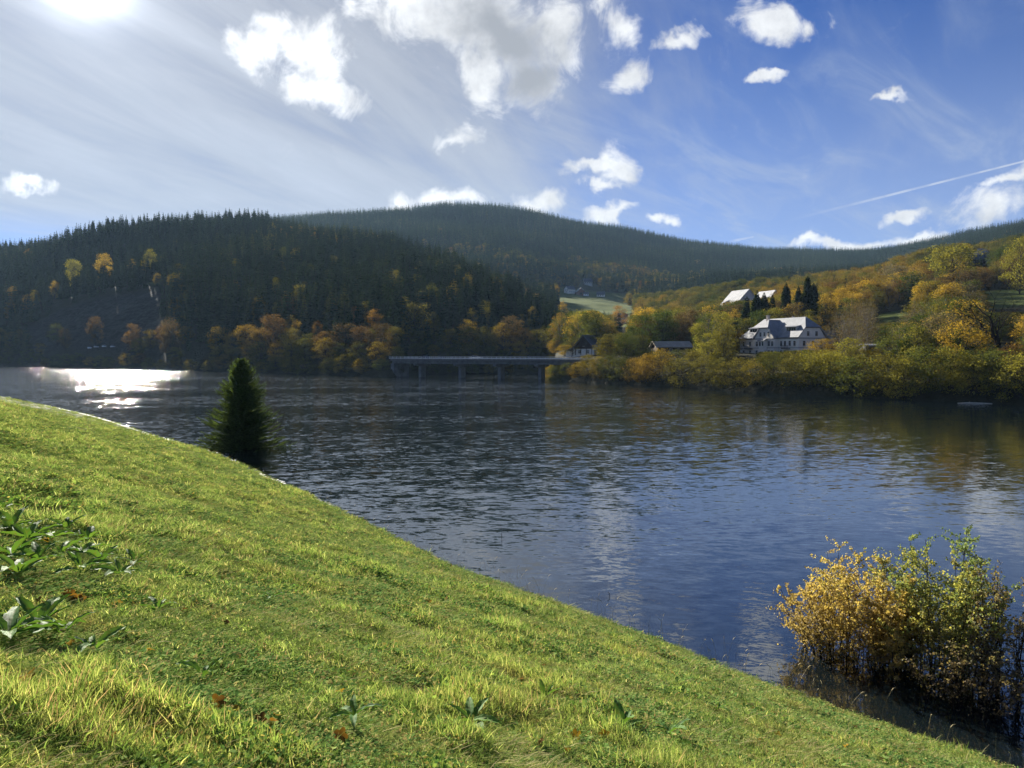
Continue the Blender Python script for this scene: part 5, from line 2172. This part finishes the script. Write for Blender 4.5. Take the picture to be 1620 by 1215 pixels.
birch(xat(22.7, 1345), 22.7, 3.8, 3.9, 1, 'golden orange birch thicket standing in the water', GOLD, 21000, stems=38)
birch(xat(21.4, 1420), 21.4, 3.3, 2.3, 2, 'smaller yellow green birch between the golden thicket and the green one', GOLD, 12000, stems=22)
birch(xat(21.4, 1502), 21.4, 4.7, 4.0, 3, 'tall green birch thicket rising from the water', GREEN, 28000, stems=42)
birch(xat(20.0, 1592), 20.0, 4.6, 2.2, 4, 'thin brown leaved birch at the right edge of the water', DULL, 3000, stems=13)
birch(xat(19.3, 1540), 19.3, 2.5, 3.2, 5, 'low nearly bare birch scrub in front of the tall green thicket', DULL, 2200, stems=20)
birch(xat(18.9, 1625), 18.9, 3.0, 2.6, 6, 'low dark scrub in the bottom right corner of the water', DULL, 1800, stems=14)

# twigs poking out of the water
for (px_, py_, s, lab) in ((793, 850, .55, 'thin leafy twig poking out of the open water'), (965, 948, .2, 'tiny dark twig poking out of calm water near the grass')):
    D = CAMZ * FPX / (py_ - 560)
    t = MB()
    t.tube([(0, 0, -.1), (.03, 0, s * .5), (-.04, 0, s)], [.012, .008, .003], 4)
    t.tube([(0, 0, s * .4), (.18 * s * 2, .05, s * .7)], [.006, .002], 3)
    t.tube([(.02, 0, s * .55), (-.16 * s * 2, .02, s * .85)], [.006, .002], 3)
    o = t.build('twig', M['dark_bark'])
    o.location = (xat(D, px_), D, 0)
    tag(o, lab, 'twig')


# ------------------------------------------------------------------ grass on the bank
def mat_grass(name='grass_blades', dry=0.0):
    m, N, out = new_mat(name)
    g = N.node('ShaderNodeNewGeometry').outputs['Position']
    at_ = N.node('ShaderNodeAttribute', attribute_name='tone').outputs['Fac']
    oi = N.node('ShaderNodeObjectInfo').outputs['Random']
    big = N.noise(g, .28, 4, .6)
    med = N.noise(g, 1.4, 4, .6)
    c = N.ramp(at_, [(0, (.09, .16, .045)), (.35, (.22, .33, .08)), (.68, (.40, .48, .14)), (.88, (.60, .58, .30)), (1, (.46, .33, .19))])
    c = N.mix(N.maprange(big, .40, .62, 0, .75), c, N.vmath('MULTIPLY', c, (1.18, 1.04, 1.0)))
    c = N.mix(N.maprange(med, .54, .72, 0, .55), c, (.33, .27, .10))
    c = N.mix(N.maprange(med, .46, .30, 0, .75), c, (.09, .18, .035))
    c = N.vmath('SCALE', c, scale=N.math('ADD', .75, N.math('MULTIPLY', oi, .5)))
    leaf_shader(N, out, c, .5, (1.10, 1.10, .75))
    return m


M['grass'] = mat_grass()


def grass_clump(seed, n=80, rad=.17, h=.2, width=.0036, lean=(.6, -.35), flat=.5, straw=.12):
    rg = np.random.default_rng(seed)
    a = rg.uniform(0, 6.28, n)
    q = rg.uniform(0, 1, n) ** .5 * rad
    base = np.column_stack([np.cos(a) * q, np.sin(a) * q, np.full(n, -.02)])
    L = h * rg.uniform(.45, 1.35, n)
    da = rg.uniform(0, 6.28, n)
    out = np.column_stack([np.cos(da), np.sin(da)]) * rg.uniform(.1, .75, n)[:, None] + np.array(lean) * flat * .12
    bend = rg.uniform(.35, 1.25, n)
    curl = rg.normal(0, .5, n)
    k = 4
    u = np.linspace(0, 1, k)
    P = np.zeros((n, k, 3))
    for i, uu in enumerate(u):
        P[:, i, :2] = base[:, :2] + out * (L * bend * (uu ** 1.6))[:, None]
        P[:, i, 0] -= out[:, 1] * L * curl * uu ** 2
        P[:, i, 1] += out[:, 0] * L * curl * uu ** 2
        P[:, i, 2] = base[:, 2] + L * (uu - .42 * bend * uu ** 2.2)
    side = np.column_stack([-out[:, 1], out[:, 0], rg.normal(0, .3, n)])
    side /= np.linalg.norm(side, axis=1, keepdims=True) + 1e-6
    w = width * rg.uniform(.6, 1.5, n)
    prof = np.array([.8, 1.0, .75, .12])
    A = P - side[:, None, :] * (w[:, None] * prof)[:, :, None]
    B = P + side[:, None, :] * (w[:, None] * prof)[:, :, None]
    V = np.concatenate([A, B], 1).reshape(-1, 3)
    F = []
    o = np.arange(n) * 2 * k
    for i in range(k - 1):
        F.append(np.stack([o + i, o + k + i, o + k + i + 1, o + i + 1], 1))
    F = np.concatenate(F)
    tn = np.clip(rg.uniform(0, .8, n) + (rg.uniform(0, 1, n) < straw) * .5, 0, 1)
    return mesh_np('grass_tuft', V, [F], [M['grass']], tone=np.tile(tn, k - 1))


def weed_patch(seed, n=34, rad=.2, size=.022):
    rg = np.random.default_rng(seed)
    a = rg.uniform(0, 6.28, n)
    q = rg.uniform(0, 1, n) ** .5 * rad
    C = np.column_stack([np.cos(a) * q, np.sin(a) * q, rg.uniform(.02, .11, n)])
    V, F = leaf_quads(C, size, rg, np.tile(np.array([[0, 0, 1.0]]), (n, 1)), .6, .6)
    return mesh_np('low_weeds', V, [F], [M['weed']], tone=rg.uniform(0, 1, n))


M['weed'] = mat_tone_leaves('weed_leaves', [(0, (.07, .15, .045)), (.5, (.17, .30, .08)), (.85, (.38, .46, .15)), (1, (.50, .33, .14))], .45, spec=0)
TUFTS = [grass_clump(500, 110, .19, .13), grass_clump(501, 110, .19, .15, flat=.8), grass_clump(502, 90, .18, .10, flat=.3), grass_clump(503, 100, .2, .18, flat=1.0),
         grass_clump(504, 90, .18, .13, straw=.5), grass_clump(505, 70, .14, .20, width=.0042, flat=.5), weed_patch(506, 60, .2, .019), weed_patch(507, 34, .18, .034), weed_patch(508, 110, .19, .011)]


def scatter_grass():
    rg = np.random.default_rng(21)
    n = 250000
    rmax = 175.0
    # density of tufts per square metre falls with distance
    r = np.exp(rg.uniform(math.log(1.6), math.log(rmax), int(n * 2.6)))
    keep = rg.uniform(0, 1, len(r)) < np.clip((r / 7.0) ** 1.15, .10, 1) * np.clip((45 / r) ** 1.1, 0, 1)
    r = r[keep]
    a = rg.uniform(R(-40), R(40), len(r))
    X, Y = np.sin(a) * r, np.cos(a) * r
    d = shore_dist(X, Y)
    z = bank_z(X, Y, d)
    ok = (d > -.30)
    # culling what lies behind the brow as seen from here and a few metres aside
    X, Y, z, d, r = X[ok], Y[ok], z[ok], d[ok], r[ok]
    print('grass tufts', len(X))
    s = np.clip((r / 9.0) ** .42, .8, 2.4) * rg.uniform(.7, 1.25, len(X))
    hum = fbm(X / .55, Y / .55, 8, 3)
    tall = np.clip(.78 + 1.7 * hum, .28, 1.8) * np.clip(.9 + 1.2 * fbm(X / 2.6, Y / 2.6, 18, 2), .5, 1.7)
    s3 = np.stack([s, s, s * tall * rg.uniform(.55, .95, len(X)) * np.clip(14 / r, .5, 1)], 1)
    for dx, dy in DOCK_XY:
        near_ = np.hypot(X - dx, Y - dy) < .42
        s3[near_, 2] *= .35
    kind = fbm(X / 1.6, Y / 1.6, 55, 3) + rg.normal(0, .35, len(X))
    idx = np.digitize(kind, [-.45, -.22, 0, .2, .42, .7])
    weedy = fbm(X / .9, Y / .9, 130, 3)
    idx = np.where(rg.uniform(0, 1, len(X)) < np.clip(.30 + 1.7 * weedy, .10, .85), 6 + rg.integers(0, 3, len(X)), np.minimum(idx, 5))
    tilt = np.stack([rg.normal(0, .15, len(X)), rg.normal(0, .15, len(X))], 1)
    rotz = np.where(rg.uniform(0, 1, len(X)) < .55, rg.uniform(0, 6.28, len(X)), rg.normal(0, .7, len(X)) + 7 * fbm(X / 1.1, Y / 1.1, 91, 3))
    scatter('grass', np.stack([X, Y, z], 1), rotz, s3, idx, TUFTS, tilt=tilt, label='sunlit matted meadow grass covering the near bank')




# tall dry stalks along the waterline at the right
def stalks():
    rg = np.random.default_rng(5)
    parts, heads = [], []
    pts = SP[(SP[:, 1] < 46) & (SP[:, 1] > 8)]
    for _ in range(420):
        i = rg.integers(0, len(pts) - 1)
        f = rg.uniform()
        p = pts[i] * (1 - f) + pts[i + 1] * f
        off = rg.normal(.1, .45)
        q = p + np.array([-.74, -.67]) * off
        if fbm(np.array([q[0] / 1.5]), np.array([q[1] / 1.5]), 14, 2)[0] < .05 and rg.uniform() < .8:
            continue
        z0 = float(bank_z(np.array([q[0]]), np.array([q[1]]))[0])
        h = rg.uniform(.35, .95)
        a = rg.uniform(0, 6.28)
        b = rg.uniform(.05, .4) * h
        u = np.linspace(0, 1, 5)[:, None]
        P = np.array([q[0], q[1], max(z0, -.3)]) + np.array([[math.cos(a) * b, math.sin(a) * b, 0]]) * u ** 2 + np.array([[0, 0, h]]) * u
        parts.append(tube_np(P, np.linspace(.004, .0018, 5), 3))
        if rg.uniform() < .6:
            P2 = np.array([P[-1], P[-1] + np.array([math.cos(a) * .05, math.sin(a) * .05, .05]), P[-1] + np.array([math.cos(a) * .11, math.sin(a) * .11, .07])])
            parts.append(tube_np(P2, np.array([.004, .009, .002]), 3))
    V, F = join_vf(parts)
    o = link('tall_grass', mesh_np('tall_grass', V, [F], [M['straw']]))
    tag(o, 'thin straw coloured stalks fringing the waterline on the right', None, None, 'stuff')


M['straw'] = simple_mat('straw', (.34, .28, .14), .7, .2, .2, 5, 0, 0)
stalks()


# glare on sunlit stones at the left waterline, put in as white flecks
def shore_glare():
    rg = np.random.default_rng(9)
    pts = SP[(SP[:, 1] < 135) & (SP[:, 1] > 44)]
    C = []
    for _ in range(2600):
        i = rg.integers(0, len(pts) - 1)
        f = rg.uniform()
        p = pts[i] * (1 - f) + pts[i + 1] * f
        w = .35 + 1.4 * max(0, fbm(np.array([p[0] / 5]), np.array([p[1] / 5]), 3, 3)[0])
        d = (pts[min(i + 1, len(pts) - 1)] - pts[i])
        d = d / (np.linalg.norm(d) + 1e-9)
        nrm = np.array([-d[1], d[0]])
        q = p + nrm * rg.normal(0, .28) * w
        C.append((q[0], q[1], rg.uniform(.0, .05)))
    C = np.array(C)
    dd = shore_dist(C[:, 0], C[:, 1])
    C = C[(dd < .25) & (dd > -1.2)]
    n = len(C)
    s = rg.uniform(.03, .12, n)
    V = []
    base = np.array([(1, 0, 0), (.3, .9, 0), (-.8, .6, 0), (-.8, -.6, 0), (.3, -.9, 0), (0, 0, .45)])
    V = (C[:, None, :] + base[None] * s[:, None, None]).reshape(-1, 3)
    o = np.arange(n)[:, None] * 6
    F = np.concatenate([o + np.array([[k, (k + 1) % 5, 5]]) for k in range(5)])
    ob = link('shore_glare', mesh_np('shore_glare', V, [F], [M['shore_glare']]))
    tag(ob, 'white flecks standing in for glare on sunlit stones along the left waterline', None, None, 'stuff')


M['shore_glare'] = simple_mat('shore_glare', (.75, .75, .72), .6, .3, .1, 5, 0, 0)  # white base colour carries the glare on the wet edge stones
shore_glare()


# ------------------------------------------------------------------ dock plants with broad leaves
def dock_leaf(seed):
    rg = np.random.default_rng(seed)
    nu, nv = 10, 5
    L, Wd = 1.0, .30 * rg.uniform(.85, 1.2)
    V = []
    curl = rg.uniform(.35, .75)
    tw = rg.normal(0, .25)
    for i in range(nu):
        u = i / (nu - 1)
        w = Wd * (math.sin(math.pi * min(1, u * .96 + .05)) ** .6) * (1 - .35 * u)
        if i == nu - 1:
            w = .008
        for j in range(nv):
            v = j / (nv - 1) * 2 - 1
            x = u * L * (1 - .12 * curl * u)
            y = v * w * .5 + rg.normal(0, .004)
            z = .32 * u - curl * u * u * .62 + abs(v) * w * .28 + .022 * math.sin(u * 19 + v * 3 + seed) * abs(v) + tw * v * w * u * .6
            V.append((x, y, z))
    F = []
    for i in range(nu - 1):
        for j in range(nv - 1):
            a = i * nv + j
            F.append((a, a + nv, a + nv + 1, a + 1))
    return mesh_np('leaf', np.array(V), [np.array(F)], [M['dock']], smooth=True)


def mat_dock():
    m, N, out = new_mat('dock_leaf')
    tc = N.node('ShaderNodeTexCoord').outputs['Object']
    oi = N.node('ShaderNodeObjectInfo').outputs['Random']
    c = N.mix(oi, (.07, .16, .04), (.14, .26, .06))
    sp = N.node('ShaderNodeSeparateXYZ')
    N.put(sp.inputs[0], tc)
    rib = N.maprange(N.math('ABSOLUTE', sp.outputs[1]), 0.004, .014, 1, 0)
    c = N.mix(N.math('MULTIPLY', rib, .6), c, (.16, .20, .06))
    c = N.mix(N.maprange(N.noise(tc, 5, 5, .6), .58, .75, 0, .6), c, (.14, .09, .03))
    n = bump(N, N.noise(N.mapping(tc, scale=(4, 14, 4)), 1.0, 4), .5, .02)
    p = principled(N, None, c, .6, .06, 0, n)
    t = N.node('ShaderNodeBsdfTranslucent')
    N.put(t.inputs[0], N.mix(1.0, c, (1.3, 1.25, .5), 'MULTIPLY'))
    mx = N.node('ShaderNodeMixShader')
    mx.inputs[0].default_value = .3
    N.l.new(p.outputs[0], mx.inputs[1])
    N.l.new(t.outputs[0], mx.inputs[2])
    N.l.new(mx.outputs[0], out.inputs[0])
    return m


M['dock'] = mat_dock()
LEAVES = [dock_leaf(600 + i) for i in range(7)]


def bank_point(px_, py_):
    """the place on the bank seen at that pixel"""
    d = pdir(px_, py_)
    t = 2.5
    for _ in range(4000):
        p = Vector((0, 0, CAMZ)) + d * t
        z = float(bank_z(np.array([p.x]), np.array([p.y]))[0])
        if p.z <= z:
            return p.x, p.y, z
        t += max(.04, (p.z - z) * .6)
    return p.x, p.y, z


def dock_plant(px_, py_, n, size, label, seed):
    rg = random.Random(seed)
    x, y, z = bank_point(px_, py_)
    e = empty('dock_plant', (x, y, z + .05), rg.uniform(0, 6.28))
    DOCK_XY.append((x, y))
    for k in range(n):
        o = link('leaf', LEAVES[rg.randrange(7)], e)
        a = 2 * math.pi * k / n + rg.uniform(-.35, .35)
        s = size * rg.uniform(.8, 1.35)
        o.scale = (s, s * rg.uniform(.9, 1.3), s)
        o.rotation_euler = (rg.uniform(-.35, .35), rg.uniform(-.65, .05), a)
        o.location = (math.cos(a) * .03, math.sin(a) * .03, .07 + rg.uniform(0, .06))
    tag(e, label, 'dock plant', 'broad leaved dock plants in the grass')


DOCK_XY = []
DOCKS = [
    (150, 1050, 5, .22, 'low dock plant in the grass right of the lower left plants'),
    (560, 1160, 5, .2, 'small dock plant in the bottom grass left of the grey green one'),
    (430, 960, 5, .2, 'small dock plant in the middle of the bank'),
    (250, 985, 5, .2, 'small dock plant below the orange leaves right of the left patch'),
    (860, 1120, 5, .2, 'small dock plant in the grass right of the grey green one'),
    (14, 1030, 8, .36, 'large dock plant with glossy leaves at the lower left edge'),
    (62, 1012, 7, .32, 'dock plant with overlapping leaves right of the large one at the left edge'),
    (20, 850, 8, .34, 'dock plant at the left edge, uppermost of its patch'),
    (45, 872, 8, .34, 'dock plant just below the uppermost one in the left patch'),
    (18, 895, 7, .36, 'shadowed dock plant at the left edge below the patch top'),
    (78, 868, 7, .32, 'dock plant with pale curled leaf in the middle of the left patch'),
    (98, 892, 7, .32, 'dock plant in the lower middle of the left patch'),
    (60, 905, 7, .32, 'dock plant with drooping leaves under the left patch'),
    (130, 888, 7, .30, 'dock plant towards the right of the left patch'),
    (160, 905, 6, .28, 'dock plant at the right tip of the left patch'),
    (128, 918, 6, .28, 'smaller dock plant below the right end of the left patch'),
    (190, 928, 6, .26, 'smallest dock plant straggling right out of the left patch'),
    (5, 818, 6, .30, 'dock plant cut by the left edge above the patch'),
    (30, 925, 7, .32, 'dock plant low at the left edge between the two dock patches'),
    (105, 850, 6, .28, 'dock plant with upright leaves at the upper edge of the left patch'),
    (140, 868, 6, .26, 'narrow leaved dock plant at the upper right of the left patch'),
    (215, 905, 5, .24, 'dock plant standing alone right of the left patch'),
    (100, 1028, 5, .26, 'dock plant right of the lower left pair'),
    (745, 1165, 6, .26, 'dock plant with grey green leaves in the bottom middle grass'),
    (985, 1170, 7, .28, 'dock plant with pale narrow leaves at the bottom right of centre'),
    (1060, 1178, 6, .26, 'dark dock plant right of the pale leaved one at the bottom'),
    (320, 1095, 5, .2, 'little dock plant in the dark hollow of the grass'),
    (1135, 1135, 5, .2, 'small dock plant in the grass towards the bottom right'),
]
for i, (a, b, n, s, lab) in enumerate(DOCKS):
    dock_plant(a, b, n, s, lab, 900 + i)


scatter_grass()


# ------------------------------------------------------------------ fallen leaves
def maple_leaf(seed):
    rg = np.random.default_rng(seed)
    n = 20
    ang = np.linspace(0, 2 * math.pi, n, endpoint=False)
    lobes = .62 + .38 * np.abs(np.cos(ang * 2.5))
    V = [(0, 0, 0)] + [(math.cos(a) * r, math.sin(a) * r, .28 * r * r * math.cos(a * 2 + seed) + rg.normal(0, .05)) for a, r in zip(ang, lobes)]
    V += [(-1.5, .06, .25), (-1.5, -.0, .27)]
    F = [(0, 1 + i, 1 + (i + 1) % n) for i in range(n)] + [(0, 21, 22)]
    return mesh_np('fallen_leaf', np.array(V), [np.array(F)], [M['fallen']])


M['fallen'] = mat_object_leaves('fallen_leaf', .35)
FL = [maple_leaf(i) for i in range(4)]
FALLEN = [(118, 965, 'orange', .075), (108, 960, 'orange', .06), (130, 970, 'orange', .05), (43, 1104, 'gold', .05), (345, 1141, 'orange', .05), (410, 1168, 'rust', .05), (428, 1170, 'orange', .045), (447, 1194, 'rust', .06),
          (248, 1192, 'yellow', .055), (165, 1208, 'orange', .06), (143, 1182, 'rust', .04), (222, 1206, 'gold', .045), (110, 1043, 'gold', .035), (327, 874, 'gold', .06), (388, 825, 'orange', .07), (360, 833, 'orange', .06),
          (930, 1041, 'rust', .06), (948, 1044, 'rust', .06), (895, 1040, 'rust', .05), (822, 1090, 'orange', .05), (772, 1112, 'rust', .05), (664, 1084, 'rust', .045), (956, 1182, 'yellow', .055), (910, 1183, 'gold', .05), (878, 1100, 'gold', .045),
          (540, 1190, 'orange', .05), (1295, 1128, 'orange', .05), (1050, 1072, 'rust', .05), (1298, 1210, 'rust', .05), (185, 973, 'yellow', .05), (70, 975, 'rust', .06), (1230, 1176, 'gold', .05)]
CN = {'orange': 'orange', 'gold': 'golden', 'rust': 'rusty red', 'yellow': 'bright yellow'}
_r = random.Random(4)
for _ in range(85):
    a_ = _r.uniform(5, 1500)
    b_ = _r.uniform(max(800, 640 + a_ * .36), 1212)
    if b_ > 640 + a_ * .37 and b_ > 820:
        FALLEN.append((a_, b_, _r.choice(['orange', 'rust', 'gold', 'yellow', 'rust']), _r.uniform(.028, .045)))
for i, (a, b, c, s) in enumerate(FALLEN):
    x, y, z = bank_point(a, b)
    o = link('fallen_leaf', FL[i % 4])
    o.location = (x, y, z + .13)
    s *= 1.25
    o.scale = (s, s, s)
    rg = random.Random(i)
    o.rotation_euler = (rg.uniform(-.7, .7), rg.uniform(-.7, .7), rg.uniform(0, 6.28))
    k = PAL[c]
    o.color = (k[0] * 1.4, k[1] * 1.3, k[2] * 1.2, 1)
    where = 'lying in the grass'
    if a < 135 and b < 980:
        where = 'in the tuft beside the left dock plants'
    elif b > 1130:
        where = 'in the grass along the bottom of the bank'
    elif a > 880 and b < 1060:
        where = 'in the grass near the right part of the waterline'
    elif b < 900:
        where = 'in the mid bank grass'
    tag(o, CN[c] + ' fallen leaf ' + where, 'leaf', CN[c] + ' fallen leaves ' + where)

# ------------------------------------------------------------------ haze
def build_haze():
    m = bpy.data.materials.new('haze_air')
    m.use_nodes = True
    nt = m.node_tree
    nt.nodes.clear()
    out = nt.nodes.new('ShaderNodeOutputMaterial')
    v = nt.nodes.new('ShaderNodeVolumePrincipled')
    v.inputs['Color'].default_value = (.45, .70, 1.0, 1)
    v.inputs['Density'].default_value = HAZE
    v.inputs['Anisotropy'].default_value = .2
    nt.links.new(v.outputs[0], out.inputs['Volume'])
    b = MB()
    b.box(-7000, 7000, -1500, 6500, -15.6, 520)
    o = b.build('haze', m)
    tag(o, 'thin blue haze over the lake and the hills', None, None, 'stuff')


HAZE = .00004
build_haze()
